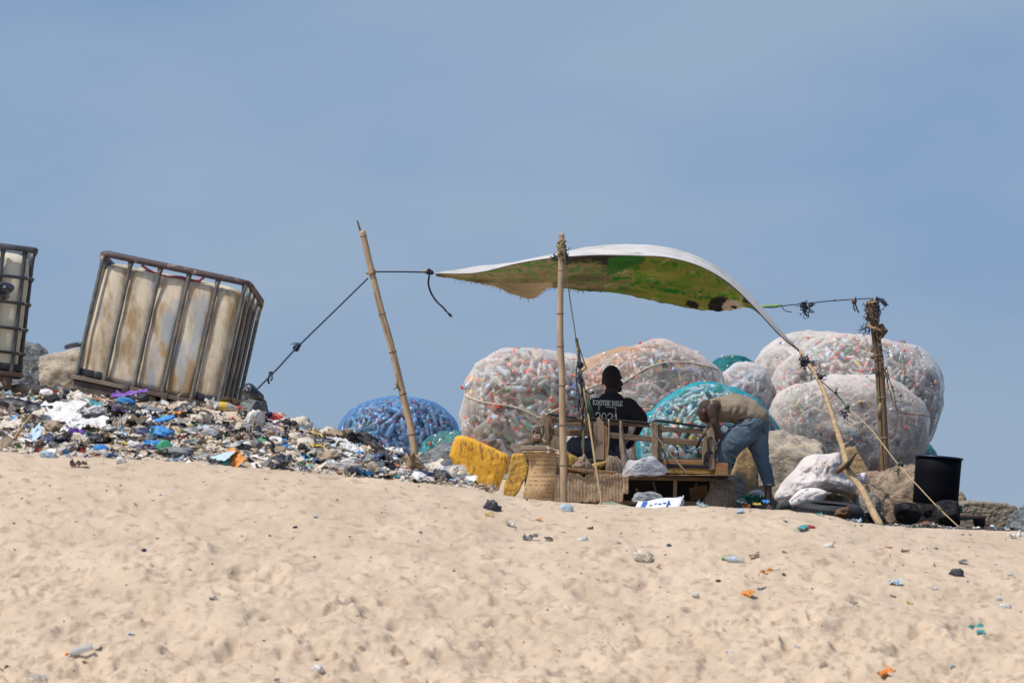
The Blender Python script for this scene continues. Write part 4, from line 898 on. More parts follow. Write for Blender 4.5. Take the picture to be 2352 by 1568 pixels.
part('post', W_v, lambda b: pl(b, (1503, 1022), (1507, 1058), DB-.05, 11, .02))
part('rail', W_d, lambda b: pl(b, (1266, 965), (1500, 977), DB+.03, 9, .035))
part('rail', W_d, lambda b: pl(b, (1512, 984), (1620, 992), DB+.02, 11, .035))
part('rail', W_d, lambda b: pl(b, (1262, 992), (1368, 995), DB+.03, 15, .035))
part('rail', W_d, lambda b: pl(b, (1388, 998), (1500, 1009), DB+.03, 13, .035))
part('rail', W_d, lambda b: pl(b, (1512, 1010), (1620, 1019), DB+.02, 14, .035))
part('rail', W_d, lambda b: pl(b, (1300, 974), (1372, 972), DB-.02, 8, .02))
b = MB(); b.tube(crom([px(x, y, DB) for x, y in ((1258, 950), (1300, 957), (1370, 962), (1440, 967), (1494, 972), (1500, 968), (1515, 966), (1560, 972), (1610, 979), (1640, 983))], 4), .0135, 7); b.build('top_webbing', W_k, bench)
b = MB(); b.tube([px(1600, 1028, DB-.08), px(1609, 1008, DB-.08), px(1620, 995, DB-.07)], .014, 6); b.build('hanging_strap', W_k, bench)
b = MB(); b.tube(crom([px(1618, 1066, DB-.08), px(1620, 1045, DB-.08), px(1628, 1036, DB-.07), px(1637, 1040, DB-.07)], 4), .012, 6); b.build('hanging_strap', W_k, bench)
b = MB(); b.tube(crom([px(1637, 1008, DB-.075), px(1630, 1004, DB-.075), px(1626, 1016, DB-.075), px(1628, 1040, DB-.075), px(1623, 1060, DB-.075)], 4), .009, 6); b.build('hanging_strap', W_k, bench)
# seat deck and base
part('seat_deck', W_pale, lambda b: b.box((px(1465, 1054, 36).x, 35.85, px(1, 1055, 35.3).z), (1.52, 1.1, .018)))
part('seat_rail', W_k, lambda b: pl(b, (1290, 1061), (1530, 1063), DB+.06, 9, .02))
part('seat_board', W_o, lambda b: pl(b, (1520, 1064), (1650, 1066), DB+.0, 18, .03))
part('slot_shade', W_k, lambda b: pl(b, (1530, 1068), (1634, 1072), DB-.03, 8, .02))  # black strip painted in for the shade of the slot
part('seat_board', W_foam, lambda b: pl(b, (1535, 1080), (1640, 1082), DB-.02, 14, .02))
part('side_box', W_o, lambda b: b.box(px(1655, 1077, DB+.1), (.135, .3, .115)))
part('table_board', W_d, lambda b: b.box((px(1573, 1, DB).x, DB-.08, px(1, 1092, DB).z), (.97, .46, .012)))
part('front_beam', W_d, lambda b: pl(b, (1440, 1097), (1672, 1101), DB-.10, 9, .03))
part('base_beam', W_d, lambda b: pl(b, (1290, 1152), (1650, 1156), DB-.10, 9, .04))
part('base_post', W_v, lambda b: pl(b, (1551, 1100), (1550, 1150), DB-.11, 9, .03))
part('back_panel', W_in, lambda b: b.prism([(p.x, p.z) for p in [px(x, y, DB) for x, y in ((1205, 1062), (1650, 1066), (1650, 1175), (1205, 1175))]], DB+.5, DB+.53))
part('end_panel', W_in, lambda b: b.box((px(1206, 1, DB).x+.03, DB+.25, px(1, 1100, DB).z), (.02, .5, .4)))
part('inner_board', W_o, lambda b: pl(b, (1585, 1135), (1625, 1128), DB+.3, 30, .02))
for xs in ((1462, 1120, 1468, 1152), (1500, 1105, 1512, 1150), (1600, 1108, 1590, 1150)): part('inner_slat', W_v, lambda b: pl(b, xs[:2], xs[2:], DB+.2, 5, .02))
part('arm_slab', W_pale, lambda b: b.box(px(1229, 1029, DB-.1), (.285, .30, .042)))
quadpanel('arm_fabric', [[(1201, 1037, DB-.26), (1225, 1036, DB-.28), (1250, 1036, DB-.28), (1272, 1040, DB-.24)], [(1214, 1056, DB-.22), (1232, 1056, DB-.25), (1255, 1056, DB-.25), (1278, 1056, DB-.2)], [(1212, 1092, DB-.20), (1232, 1092, DB-.24), (1255, 1092, DB-.24), (1278, 1090, DB-.2)], [(1203, 1125, DB-.22), (1226, 1126, DB-.26), (1250, 1126, DB-.26), (1272, 1128, DB-.2)], [(1200, 1150, DB-.2), (1225, 1152, DB-.24), (1250, 1154, DB-.24), (1268, 1156, DB-.2)]], S_h, bench, 10, 9, lambda u, v: .0018*math.sin(u*75))
quadpanel('arm_cushion', [[(1192, 1022, DB-.1), (1200, 1010, DB-.12), (1213, 1006, DB-.12), (1226, 1012, DB-.1)], [(1192, 1024, DB-.16), (1200, 1018, DB-.24), (1213, 1016, DB-.24), (1228, 1024, DB-.14)]], mat('brown_cloth', (.24, .165, .11), (.13, .09, .065), scale=10, rough=.95), bench, 6, 6)
part('inner_arm_board', W_v, lambda b: b.prism([(p.x, p.z) for p in [px(x, y, DB) for x, y in ((1264, 1030), (1265, 1014), (1272, 1006), (1282, 1006), (1289, 1014), (1289, 1102), (1280, 1102), (1276, 1050))]], DB-.14, DB-.10))
cl = mat('torn_tan_cloth', (.36, .27, .19), (.22, .165, .12), scale=14, rough=.95)
V, Fc = crumple(14, 16, lambda u, v: px(1224+26*v-8*u*math.sin(v*6), 984+38*u-4*v, DB-.14-.03*math.sin(u*5+v*4)), .03, 5, 4)
o = mesh('knotted_cloth', V, Fc, cl, bench); o.modifiers.new('t', 'SOLIDIFY').thickness = .006
b = MB(); knot(b, px(1233, 1005, DB-.17), .03, 0, 21); b.tube(crom([px(1224, 1010, DB-.17), px(1232, 985, DB-.15), px(1240, 968, DB-.1), px(1246, 1000, DB-.15)], 4), .008, 5); b.clusters('cloth_knot', cl, bench)
V, Fc = crumple(10, 14, lambda u, v: px(1256+30*v, 1026+14*u+8*v, DB-.27-.02*math.sin(v*8)), .02, 6, 4)
o = mesh('torn_flap', V, Fc, mat('pale_torn_cloth', (.44, .34, .24), (.30, .23, .16), rough=.95), bench); o.modifiers.new('t', 'SOLIDIFY').thickness = .005
# ribbed lower front cloth with torn edges
G = []; V = []; nu_, nv_ = 22, 130
for i in range(nu_):
    for j in range(nv_):
        u, v = i/(nu_-1), j/(nv_-1); x = 1268+176*v
        top = 1087+1.5*math.sin(v*21)+3*max(0, mn.noise(Vector((v*14, 1, 0))))+(7 if .38 < v < .46 else 0)*math.sin((v-.38)/.08*3.14)
        bot = 1153+1.2*math.sin(v*60)-(20 if v > .93 else 0)
        V.append(px(x, top+(bot-top)*u, DB-.20)+Vector((0, -.0035*math.cos(v*176/7.6*2*math.pi)+.01*mn.noise(Vector((v*9, u*3, 2))), 0)))
o = mesh('front_fabric', V, grid_faces(nu_, nv_), S_v, bench); o.modifiers.new('t', 'SOLIDIFY').thickness = .005
quadpanel('end_fabric', [[(1632, 1108, DB-.12), (1655, 1104, DB-.16), (1680, 1103, DB-.14), (1688, 1104, DB-.05)], [(1628, 1130, DB-.12), (1650, 1128, DB-.17), (1678, 1128, DB-.15), (1690, 1130, DB-.05)], [(1606, 1160, DB-.12), (1640, 1162, DB-.18), (1675, 1164, DB-.15), (1691, 1166, DB-.05)]], S_d, bench, 8, 12, lambda u, v: .008*math.sin(v*40))
V, Fc = crumple(12, 14, lambda u, v: px(1632+56*v, 1101+(6+26*v)*u, DB-.19), .02, 9, 4)
o = mesh('torn_flap', V, Fc, mat('grey_brown_cloth', (.19, .155, .12), (.12, .10, .08), rough=.95), bench); o.modifiers.new('t', 'SOLIDIFY').thickness = .005
# cloths hanging over the rails
quadpanel('hanging_cloth', [[(1395, 1045, DB-.08), (1402, 1046, DB-.12), (1410, 1048, DB-.12), (1418, 1048, DB-.08)], [(1392, 1065, DB-.1), (1404, 1066, DB-.14), (1416, 1066, DB-.14), (1430, 1066, DB-.1)], [(1390, 1088, DB-.1), (1405, 1090, DB-.13), (1420, 1090, DB-.13), (1436, 1088, DB-.1)]], S_d, bench, 6, 8, lambda u, v: .008*math.sin(v*30))
quadpanel('hanging_cloth', [[(1423, 966, DB-.04), (1425, 966, DB-.05), (1427, 966, DB-.05), (1429, 967, DB-.04)], [(1422, 1005, DB-.06), (1426, 1005, DB-.09), (1430, 1006, DB-.09), (1435, 1010, DB-.06)], [(1425, 1045, DB-.07), (1430, 1046, DB-.11), (1436, 1046, DB-.11), (1443, 1050, DB-.07)], [(1428, 1086, DB-.08), (1434, 1086, DB-.12), (1441, 1086, DB-.12), (1450, 1080, DB-.08)]], S_d, bench, 8, 6)
b = MB(); b.tube(crom([px(x, y, DB-.08) for x, y in ((1398, 962), (1399, 1000), (1395, 1050), (1392, 1080))], 4), .008, 6); b.build('cloth_strap', cl, bench)
b = MB(); b.tube(crom([px(x, y, DB-.08) for x, y in ((1338, 958), (1340, 990), (1338, 1020), (1341, 1046))], 4), .010, 6, jit=.2); b.tube(crom([px(x, y, DB-.09) for x, y in ((1338, 962), (1341, 990), (1341, 1020), (1341, 1046))], 4), .007, 6); b.build('cloth_strap', M_rope3, bench)
b = MB(); b.tube(crom([px(x, y, DB-.12) for x, y in ((1494, 972), (1500, 990), (1522, 1020), (1545, 1050), (1570, 1078), (1578, 1088))], 4), .011, 6); b.build('cloth_strap', cl, bench)
b = MB()
for k in range(40): x = random.gauss(0, 1); b.tube([px(1340, 960, DB-.1), px(1346+x*4, 972, DB-.1), px(1352+x*7, 984+random.gauss(0, 5), DB-.1)], .0035, 3)
knot(b, px(1340, 960, DB-.1), .025, 0, 2); b.clusters('frayed_knot', mat('frayed_tan', (.34, .25, .16), rough=1), bench)
pillow('hanging_bundle', [(1341, 1043), (1350, 1052), (1362, 1070), (1364, 1084), (1348, 1088), (1330, 1084), (1318, 1076), (1312, 1070), (1326, 1058), (1334, 1050)], DB-.16, .12, S_d, bench, wr=.02, wsc=14, seed=3)
pillow('foam_pad', [(1290, 1032), (1312, 1042), (1338, 1056), (1352, 1070), (1340, 1085), (1300, 1082), (1288, 1075)], DB-.02, .12, W_foam, bench, wr=.012, wsc=16, seed=5)
pillow('foam_pad', [(1355, 1068), (1396, 1056), (1396, 1066), (1375, 1080), (1350, 1085)], DB-.04, .10, W_foam, bench, wr=.01, wsc=16, seed=6)
b = MB()
for k in range(5): y = 1074+k*1.3; b.tube(crom([px(1300+k*3, y, DB-.22), px(1340, y+3+random.uniform(-1, 1), DB-.23), px(1385, y+7, DB-.23), px(1420-k*3, y+9, DB-.22)], 3), .0055, 5, jit=.3)
tag(b.build('reed_bundle', mat('dry_reed', (.42, .25, .12), (.26, .15, .08), scale=20, rough=.8)), 'bundle of dry reeds laid along the lower front of the bench', 'reeds')
# ---------------------------------------------------------------- loose things at the bench
FO = mat('yellow_foam', (.74, .40, .030), (.66, .34, .025), scale=5, rough=.75, bump=.012, bscale=22, stretch=(2, 1, .7), c3=(.36, .17, .03), s3=14)
FO2 = mat('dirty_yellow_foam', (.62, .36, .06), (.40, .24, .06), scale=8, rough=.85, bump=.02, bscale=22, c3=(.16, .10, .04), s3=14)
o = pillow('foam_block', [(1050, 1001), (1075, 1003), (1120, 1022), (1162, 1042), (1171, 1052), (1166, 1075), (1154, 1102), (1146, 1123), (1138, 1128), (1112, 1126), (1080, 1116), (1066, 1098), (1046, 1070), (1033, 1049), (1034, 1038), (1042, 1014)], 33.2, .34, FO, ex=7, wr=.004, wsc=12, rings=22, per=7)
displace(o, lambda c, n: n*(-.006*max(0, mn.noise(Vector((c.x*24, c.y*5, c.z*11)))-.2)*2-.008*max(0, mn.noise(c*17)-.42)*3)); tag(o, 'large chipped yellow foam block leaning left of the bench', 'foam block', 'yellow foam blocks')
b = MB(); b.prism([(p.x, p.z) for p in [px(x, y, 34.2) for x, y in ((1177, 1042), (1203, 1042), (1214, 1071), (1209, 1092), (1190, 1130), (1179, 1142), (1156, 1138), (1158, 1118), (1168, 1080))]], 34.05, 34.4)
o = b.build('foam_block', FO2, bev=0); r_ = o.modifiers.new('r', 'REMESH'); r_.mode = 'VOXEL'; r_.voxel_size = .009; q_ = o.modifiers.new('s', 'SMOOTH'); q_.iterations = 6; bake(o)
displace(o, lambda c, n: n*(.006*fbm(c*12, 3)-.008*max(0, mn.noise(c*19)-.2))); tag(fixn(o), 'small dirty yellow foam block between the large foam block and the bench', 'foam block', 'yellow foam blocks')
P_bag = film('thin_clear_bag', (.84, .84, .88), (.96, .96, .98), .24, 1.1, rough=.15)
P_bag2 = film('thin_grey_bag', (.66, .70, .76), (.92, .95, .98), .24, 1.0, rough=.2)
o = pillow('plastic_bag', [(1428, 1088), (1434, 1072), (1452, 1058), (1480, 1053), (1508, 1054), (1524, 1062), (1532, 1076), (1528, 1090), (1480, 1091)], DB-.18, .26, P_bag, wr=.075, wsc=9, seed=8, rings=26, per=10)
tag(o, 'crumpled see-through white bag lying on top of the bench base', 'plastic bag')
o = pillow('bag_lining', [(1436, 1088), (1446, 1068), (1476, 1060), (1512, 1062), (1524, 1078), (1518, 1089)], DB-.15, .18, P_bag2, o, wr=.07, wsc=13, seed=18, rings=22, per=8)
o = pillow('plastic_bag', [(1450, 1148), (1455, 1137), (1472, 1129), (1492, 1130), (1510, 1138), (1518, 1148), (1500, 1154), (1465, 1154)], DB-.5, .2, P_bag2, wr=.06, wsc=12, seed=9, rings=16, per=6)
tag(o, 'crumpled grey-white bag on the ground above the carton', 'plastic bag')
ct = empty('carton', px(1508, 1175, 34.2), 'flattened white carton with a blue stripe lying before the bench', 'carton')
Mw = mat('white_card', (.72, .74, .80), (.62, .64, .70), scale=6, rough=.7); Mb = mat('blue_print', (.04, .15, .55), rough=.6); Mc = mat('brown_card', (.50, .36, .22), rough=.8)
def cf(u, v, dz=0): return px(1452+u*104+v*14, 1178-v*(35-8*(1-u))-4*u+1.5*math.sin(u*9), 34.15+v*.12+dz)
def cquad(name, u0, u1, v0, v1, m, dz=0):
    nu, nv = 14, 8; V = [cf(u0+(u1-u0)*i/(nu-1), v0+(v1-v0)*j/(nv-1), dz)+Vector((0, .012*mn.noise(Vector((i*.4, j*.5, 0))), 0)) for i in range(nu) for j in range(nv)]
    o = mesh(name, V, grid_faces(nu, nv), m, ct); o.modifiers.new('t', 'SOLIDIFY').thickness = .004; return o
cquad('front_panel', 0, 1, 0, 1, Mw); cquad('blue_stripe', .11, .21, 0, .98, Mb, -.008); 
for k in range(5): cquad('printed_line', .30+.1*k, .36+.1*k, .55+.05*(k % 2), .60+.05*(k % 2), Mb, -.008)
cquad('printed_line', .70, .72, .1, .8, Mb, -.008)
V, Fc = crumple(8, 6, lambda u, v: px(1532+30*u, 1152-10*u+9*v, 34.3), .01, 2, 2); mesh('torn_lid', V, Fc, Mc, ct).modifiers.new('t', 'SOLIDIFY').thickness = .005
V, Fc = crumple(8, 12, lambda u, v: px(1556+14*v, 1142+32*u-4*math.sin(v*9), 34.25), .03, 12, 3); mesh('crumpled_side', V, Fc, Mw, ct).modifiers.new('t', 'SOLIDIFY').thickness = .004
o = pillow('cloth_mat', [(1375, 1156), (1410, 1154), (1440, 1160), (1462, 1170), (1440, 1176), (1390, 1174)], 34.2, .08, mat('pale_green_cloth', (.30, .32, .24), (.18, .20, .15), scale=14, rough=.95), wr=.02, wsc=14, seed=4); tag(o, 'ragged pale green cloth on the sand below the guy line', 'cloth')
# white sacks
M_sack = mat('woven_white_sack', (.66, .61, .59), (.54, .49, .46), scale=3, rough=.7, bump=.03, bscale=6, c3=(.50, .42, .37), s3=5, noise_rough=.65)
sk = pillow('sack', [(1776, 1140), (1790, 1115), (1815, 1085), (1845, 1055), (1870, 1043), (1905, 1040), (1925, 1042), (1934, 1060), (1945, 1090), (1962, 1110), (1964, 1122), (1950, 1132), (1925, 1130), (1890, 1128), (1850, 1150), (1800, 1160), (1780, 1152)], 34.8, .55, M_sack, ex=2.0, wr=.045, wsc=6.5, seed=2, rings=34, per=9)
tag(sk, 'large soiled white woven sack slumped against the big boulder', 'sack', 'white woven sacks')
sk2 = pillow('sack', [(1808, 1158), (1820, 1140), (1838, 1124), (1868, 1119), (1890, 1124), (1900, 1132), (1888, 1150), (1870, 1164), (1850, 1172), (1822, 1170)], 34.35, .26, mat('printed_white_sack', (.68, .63, .61), (.60, .55, .53), scale=3, rough=.7, bump=.004, bscale=14), ex=3, wr=.012, wsc=5, seed=7, rings=18)
tag(sk2, 'smaller printed white sack in front of the large white sack', 'sack', 'white woven sacks')
sk3 = pillow('sack', [(1960, 1090), (1985, 1085), (1992, 1098), (1990, 1112), (1975, 1118), (1962, 1108)], 35.1, .14, M_sack, wr=.02, wsc=10, seed=11); tag(sk3, 'scrap of white sack sticking out right of the leaning stick', 'sack', 'white woven sacks')
def text_on(target, s_, x, y, hP, d, m, rot=0, bold=.0, shear=0, sx=1.0, name='lettering', off=.004, bvh=None, align='CENTER'):
    cu = bpy.data.curves.new('t', 'FONT'); cu.body = s_; cu.size = 1; cu.offset = bold; cu.align_x = align; cu.align_y = 'CENTER'; cu.shear = shear; cu.resolution_u = 3; cu.fill_mode = 'FRONT'
    t = bpy.data.objects.new('t', cu); COL.objects.link(t); dg = bpy.context.evaluated_depsgraph_get(); me = bpy.data.meshes.new_from_object(t.evaluated_get(dg)); bpy.data.objects.remove(t)
    bm = bmesh.new(); bm.from_mesh(me); bmesh.ops.triangulate(bm, faces=bm.faces); bmesh.ops.subdivide_edges(bm, edges=[e for e in bm.edges if e.calc_length() > .25], cuts=2)
    k = hP*d/F/.70; c_, s2 = math.cos(rot), math.sin(rot); o0 = px(x, y, d); tm = target.matrix_world
    if bvh is None: bvh = BVHTree.FromPolygons([tm @ v.co for v in target.data.vertices], [tuple(p.vertices) for p in target.data.polygons])
    for v in bm.verts:
        a, b_ = v.co.x*k*sx, v.co.y*k; p = o0+Vector((a*c_-b_*s2, 0, a*s2+b_*c_)); h = bvh.ray_cast(Vector((p.x, p.y-1.5, p.z)), Vector((0, 1, 0)))
        v.co = Vector((p.x, (h[0].y if h[0] is not None else p.y)-off, p.z))
    me2 = bpy.data.meshes.new(name); bm.to_mesh(me2); bm.free(); me2.materials.append(m); o = bpy.data.objects.new(name, me2); COL.objects.link(o); setparent(o, target if target.parent is None else target.parent); return o
M_ink = mat('grey_ink', (.13, .12, .13), rough=.8)
text_on(sk2, 'Skorbag', 1848, 1148, 7, 34.2, M_ink, rot=.08, bold=.01)
text_on(sk2, 'Made In', 1842, 1162, 8.5, 34.2, M_ink, rot=.18, bold=.01)
text_on(sk2, 'Carbonate', 1864, 1135, 5.5, 34.2, M_ink, rot=.42, bold=.005)
text_on(sk2, 'parations f\u00fcr resp', 1838, 1135, 4.8, 34.2, M_ink, rot=.60, bold=.005)
# tyre
M_ty = mat('tyre_rubber', (.028, .030, .036), (.016, .017, .02), scale=20, rough=.75)
ty = empty('tyre', px(1907, 1200, 33.9), 'worn black car tyre lying flat on the dark ground', 'tyre')
Mt = Matrix.Translation(px(1907, 1180, 33.95)) @ Matrix.Rotation(math.radians(4), 4, 'Y') @ Matrix.Rotation(math.radians(5.5), 4, 'X')
b = MB(); b.lathe([(.20, .085), (.215, .098), (.255, .102), (.29, .088), (.312, .055), (.315, 0), (.312, -.055), (.29, -.088), (.25, -.1), (.20, -.09), (.19, -.085), (.235, -.06), (.265, 0), (.235, .06), (.20, .085)], Mt, 64); b.build('casing', M_ty, ty)
b = MB()
for k in range(56):
    a = 2*math.pi*k/56
    for z, h in ((.035, .046), (-.025, .05)): R = Matrix.Rotation(a, 3, 'Z'); b.box((Mt @ (R @ Vector((.315, 0, z))).to_4d()).to_3d() if False else Mt @ (R @ Vector((.315, 0, z))), (.012, .027, h), Mt.to_3x3() @ R)
b.build('tread', M_ty, ty, smooth=False)
o = pillow('husk', [(1917, 1186), (1920, 1172), (1934, 1166), (1946, 1165), (1950, 1160), (1955, 1170), (1953, 1186), (1938, 1190)], 33.55, .18, mat('brown_husk', (.16, .085, .040), (.08, .045, .025), scale=20, rough=.95, bump=.01, bscale=30), wr=.015, wsc=20, seed=5); tag(o, 'brown hairy husk leaning on the near side of the tyre', 'husk')
# cloths at the crest
quadpanel('red_cloth', [[(1834, 1183, 27.5), (1850, 1180, 27.5), (1870, 1181, 27.5), (1912, 1186, 27.5)], [(1832, 1196, 27.2), (1850, 1197, 27.2), (1875, 1198, 27.2), (1915, 1198, 27.2)]], mat('red_print', (.70, .045, .05), (.6, .05, .08), rough=.6, c3=(.05, .25, .45), s3=5), None, 6, 8); tag(bpy.data.objects['red_cloth'], 'bright red and blue plastic scrap at the crest before the tyre', 'plastic scrap')
o = pillow('cloth_mat', [(1770, 1172), (1800, 1168), (1832, 1170), (1836, 1182), (1790, 1184)], 34.5, .10, mat('grey_brown_mat', (.13, .115, .095), (.07, .06, .05), rough=.95), wr=.02, wsc=14, seed=14); tag(o, 'trampled grey-brown cloth between the bare foot and the tyre', 'cloth')
sl_ = pillow('slipper', [(1784, 1168), (1786, 1156), (1794, 1148), (1806, 1146), (1814, 1154), (1818, 1166), (1806, 1171), (1792, 1171)], 34.3, .13, stripes('striped_slipper', (.055, .06, .062), (.28, .27, .24), 16, 'Z', .3), ex=2.4, wr=.003, wsc=9); tag(sl_, 'dark grey slipper with pale stripes right of the bare foot', 'slipper')
# drum
M_dr = mat('matt_black_drum', (.0045, .005, .008), (.003, .0035, .005), scale=5, rough=.7, spec=.08); M_drr = mat('blue_black_rim', (.010, .014, .05), rough=.4)
dr = empty('drum', px(2150, 1160, 34.8), 'black metal drum standing on sooty stones over the ashes', 'drum')
Md = Matrix.Translation(px(2148, 1157, 34.8)) @ Matrix.Rotation(math.radians(4.6), 4, 'Y') @ Matrix.Rotation(math.radians(-1), 4, 'X'); R0 = 52.5*34.8/F; H0 = 108*34.8/F
b = MB(); b.lathe([(0, .004), (R0*.97, .004), (R0*.99, .01), (R0*.995, H0*.33), (R0, H0*.66), (R0*1.005, H0-.012), (R0*.985, H0-.012), (R0*.97, .02), (0, .02)], Md, 56); b.build('shell', M_dr, dr)
b = MB(); b.tube([Md @ Vector((R0*1.035*math.cos(a), R0*1.035*math.sin(a), H0-.006)) for a in [i*math.pi/28 for i in range(57)]], .011, 8, cap=False); b.build('rim', M_drr, dr)
# fire ashes, board, green legs
rr = random.Random(77); b = MB()
for k in range(900):
    x = rr.gauss(2135, 34); d = rr.uniform(32.6, 34.3); z = gz((x-1176)*d/F, d)+.03*math.exp(-((x-2135)/34)**2)+.005; s_ = rr.uniform(.005, .022); M3 = ori(Vector((rr.gauss(0, 1), rr.gauss(0, 1), rr.gauss(0, 1)+.5)), rr.random()*6)
    b.box(((x-1176)*d/F, d, z), (s_, s_*rr.uniform(.4, 1), s_*.25), M3, rr.choice((0, 0, 1, 1, 2, 3, 3, 4)))
tag(b.build('ashes', [mat('ash_white', (.62, .60, .57), rough=1), mat('ash_grey', (.22, .21, .20), rough=1), mat('ash_tan', (.45, .36, .26), rough=1), mat('ash_black', (.02, .02, .02), rough=1), mat('ash_blue', (.16, .24, .34), rough=1)], smooth=False), 'white and grey ashes and burnt scraps scattered under the drum', 'ashes', kind='stuff')
b = MB(); b.box(px(2231, 1186, 34.6), (.25, .30, .035), Matrix.Rotation(.05, 3, 'Y')); o = b.build('board', mat('charred_board', (.09, .06, .045), (.05, .035, .03), scale=9, rough=.9), bev=.008); tag(o, 'flat charred brown board lying right of the ashes', 'board')
gs = empty('plastic_stool', px(2220, 1205, 35.0), 'broken green plastic stool half hidden behind the drum and board', 'stool')
MG = mat('green_plastic', (.02, .16, .075), (.015, .12, .06), rough=.45)
for p, q, h in (((2194, 1154), (2197, 1182), 16), ((2205, 1160), (2207, 1178), 8), ((2205, 1190), (2240, 1188), 8), ((2238, 1190), (2246, 1206), 8)):
    b = MB(); pl(b, p, q, 35.0, h, .05); b.build('leg' if p[0] != 2205 or p[1] != 1190 else 'crossbar', MG, gs, bev=.006)
o = rope('green_net', None, [(1704, 1148, 35.6), (1720, 1146, 35.6)], .004, M_green, twist=False); bpy.data.objects.remove(o)
b = MB(); rr = random.Random(3)
for k in range(60): x = rr.uniform(1700, 1752); y = rr.uniform(1141, 1154)-3*math.sin((x-1700)/16); b.tube(crom([px(x, y, 35.6+rr.uniform(-.1, .1)), px(x+rr.gauss(0, 7), y+rr.gauss(0, 3), 35.6), px(x+rr.gauss(0, 9), y+rr.gauss(0, 4), 35.6)], 4), .006, 5)
tag(b.build('green_net', mat('bright_green_net', (.04, .34, .17), (.02, .2, .1), rough=.7)), 'tangle of bright green netting on the ground left of the bare foot', 'net')
o = pillow('plastic_bag', [(1719, 1140), (1724, 1128), (1738, 1124), (1752, 1128), (1755, 1141), (1740, 1146)], 35.8, .14, P_bag2, wr=.012, wsc=14, seed=22); tag(o, 'small misty clear bag lying on the green netting', 'plastic bag')
# ---------------------------------------------------------------- people
def capsule(mb, a, b_, ra, rb, n=14, sq=None):
    a = Vector(a); b_ = Vector(b_); t = (b_-a); t = t.normalized() if t.length > 1e-6 else Vector((0, 0, 1)); P = []; R = []
    for k in range(5): q = math.pi/2*k/5; P.append(a-t*ra*math.cos(q)); R.append(max(.0005, ra*math.sin(q)))
    P += [a, b_]; R += [ra, rb]
    for k in range(5): q = math.pi/2*(k+1)/5; P.append(b_+t*rb*math.sin(q)); R.append(max(.0005, rb*math.cos(q)))
    o0 = len(mb.v); mb.tube(P, R, n)
    if sq:                                  # squash in depth about the axis
        for i in range(o0, len(mb.v)):
            v = Vector(mb.v[i]); f = ((v-a).dot(t))/max((b_-a).length, 1e-6); c = a+(b_-a)*f; mb.v[i] = tuple(Vector((v.x, c.y+(v.y-c.y)*sq, v.z)))
def ellip(mb, c, r, rot=None, n=18):
    M3 = rot or Matrix.Identity(3); c = Vector(c); V = []; Fc = []; m = 12
    for i in range(m+1):
        th = math.pi*i/m
        for j in range(n): ph = 2*math.pi*j/n; V.append(c+M3 @ Vector((r[0]*max(.01, math.sin(th))*math.cos(ph), r[1]*max(.01, math.sin(th))*math.sin(ph), r[2]*math.cos(th))))
    for i in range(m):
        for j in range(n): Fc.append((i*n+j, (i+1)*n+j, (i+1)*n+(j+1) % n, i*n+(j+1) % n))
    Fc.append(tuple(range(n))); Fc.append(tuple(m*n+j for j in range(n-1, -1, -1))); mb.add(V, Fc)
def organic(name, mb, m, parent=None, voxel=.008, it=8, disp=None):
    o = mesh(name, mb.v, mb.f, m, parent); fixn(o); r = o.modifiers.new('r', 'REMESH'); r.mode = 'VOXEL'; r.voxel_size = voxel; r.use_smooth_shade = True
    s_ = o.modifiers.new('s', 'SMOOTH'); s_.iterations = it; s_.factor = .5; bake(o); o.data.polygons.foreach_set('use_smooth', [True]*len(o.data.polygons))
    if not o.data.materials: o.data.materials.append(m)
    if disp: displace(o, disp)
    return o
def hand(mb, wrist, dr, up, s=1.0, curl=.5, thumb=1):
    w_ = Vector(wrist); f = Vector(dr).normalized(); u = Vector(up).normalized(); sd = f.cross(u).normalized(); u = sd.cross(f)
    palm = w_+f*.05*s; 
    for k in range(4): q = (k-1.5)*.020*s; capsule(mb, w_+f*.012*s+sd*q*.6, w_+f*.085*s+sd*q, .013*s, .012*s, 8)
    for k, L_ in enumerate((.070, .080, .074, .058)):
        q = (k-1.5)*.022*s; p = w_+f*.09*s+sd*q; v = f.copy()
        for seg in range(3):
            v = (Matrix.Rotation(-curl*(.35+.3*seg), 3, sd) @ v).normalized(); p2 = p+v*L_*s*(.42, .32, .26)[seg]; capsule(mb, p, p2, (.0095, .0088, .008)[seg]*s, (.009, .0082, .007)[seg]*s, 8); p = p2
    t0 = w_+f*.025*s+sd*thumb*.028*s; v = (f+sd*thumb*.9-u*.3).normalized(); t1 = t0+v*.035*s; v2 = (f+sd*thumb*.25-u*.35).normalized(); t2 = t1+v2*.032*s
    capsule(mb, t0, t1, .012*s, .0105*s, 8); capsule(mb, t1, t2, .0105*s, .008*s, 8)
SK1 = mat('dark_skin_in_shade', (.034, .020, .015), (.026, .016, .012), rough=.6, spec=.2); SK2 = mat('dark_skin', (.085, .047, .036), (.065, .036, .028), rough=.42, spec=.5)  # seated man's skin darkened to paint in the tarpaulin's shade
HAIR = mat('short_black_hair', (.014, .010, .009), rough=.95, bump=.004, bscale=160); HAIR2 = mat('shaved_hair', (.050, .032, .027), (.04, .026, .022), rough=.8, bump=.002, bscale=200)
def folds(amp, sc, dirv=(1, 1, 1), seed=0):
    D_ = Vector(dirv); o_ = Vector((seed, seed*2, 0))
    def f(c, n):
        q = Vector((c.x*D_.x, c.y*D_.y, c.z*D_.z))*sc+o_; return n*amp*((1-2*abs(mn.noise(q)))*.8+.5*(1-2*abs(mn.noise(q*2.1))))
    return f
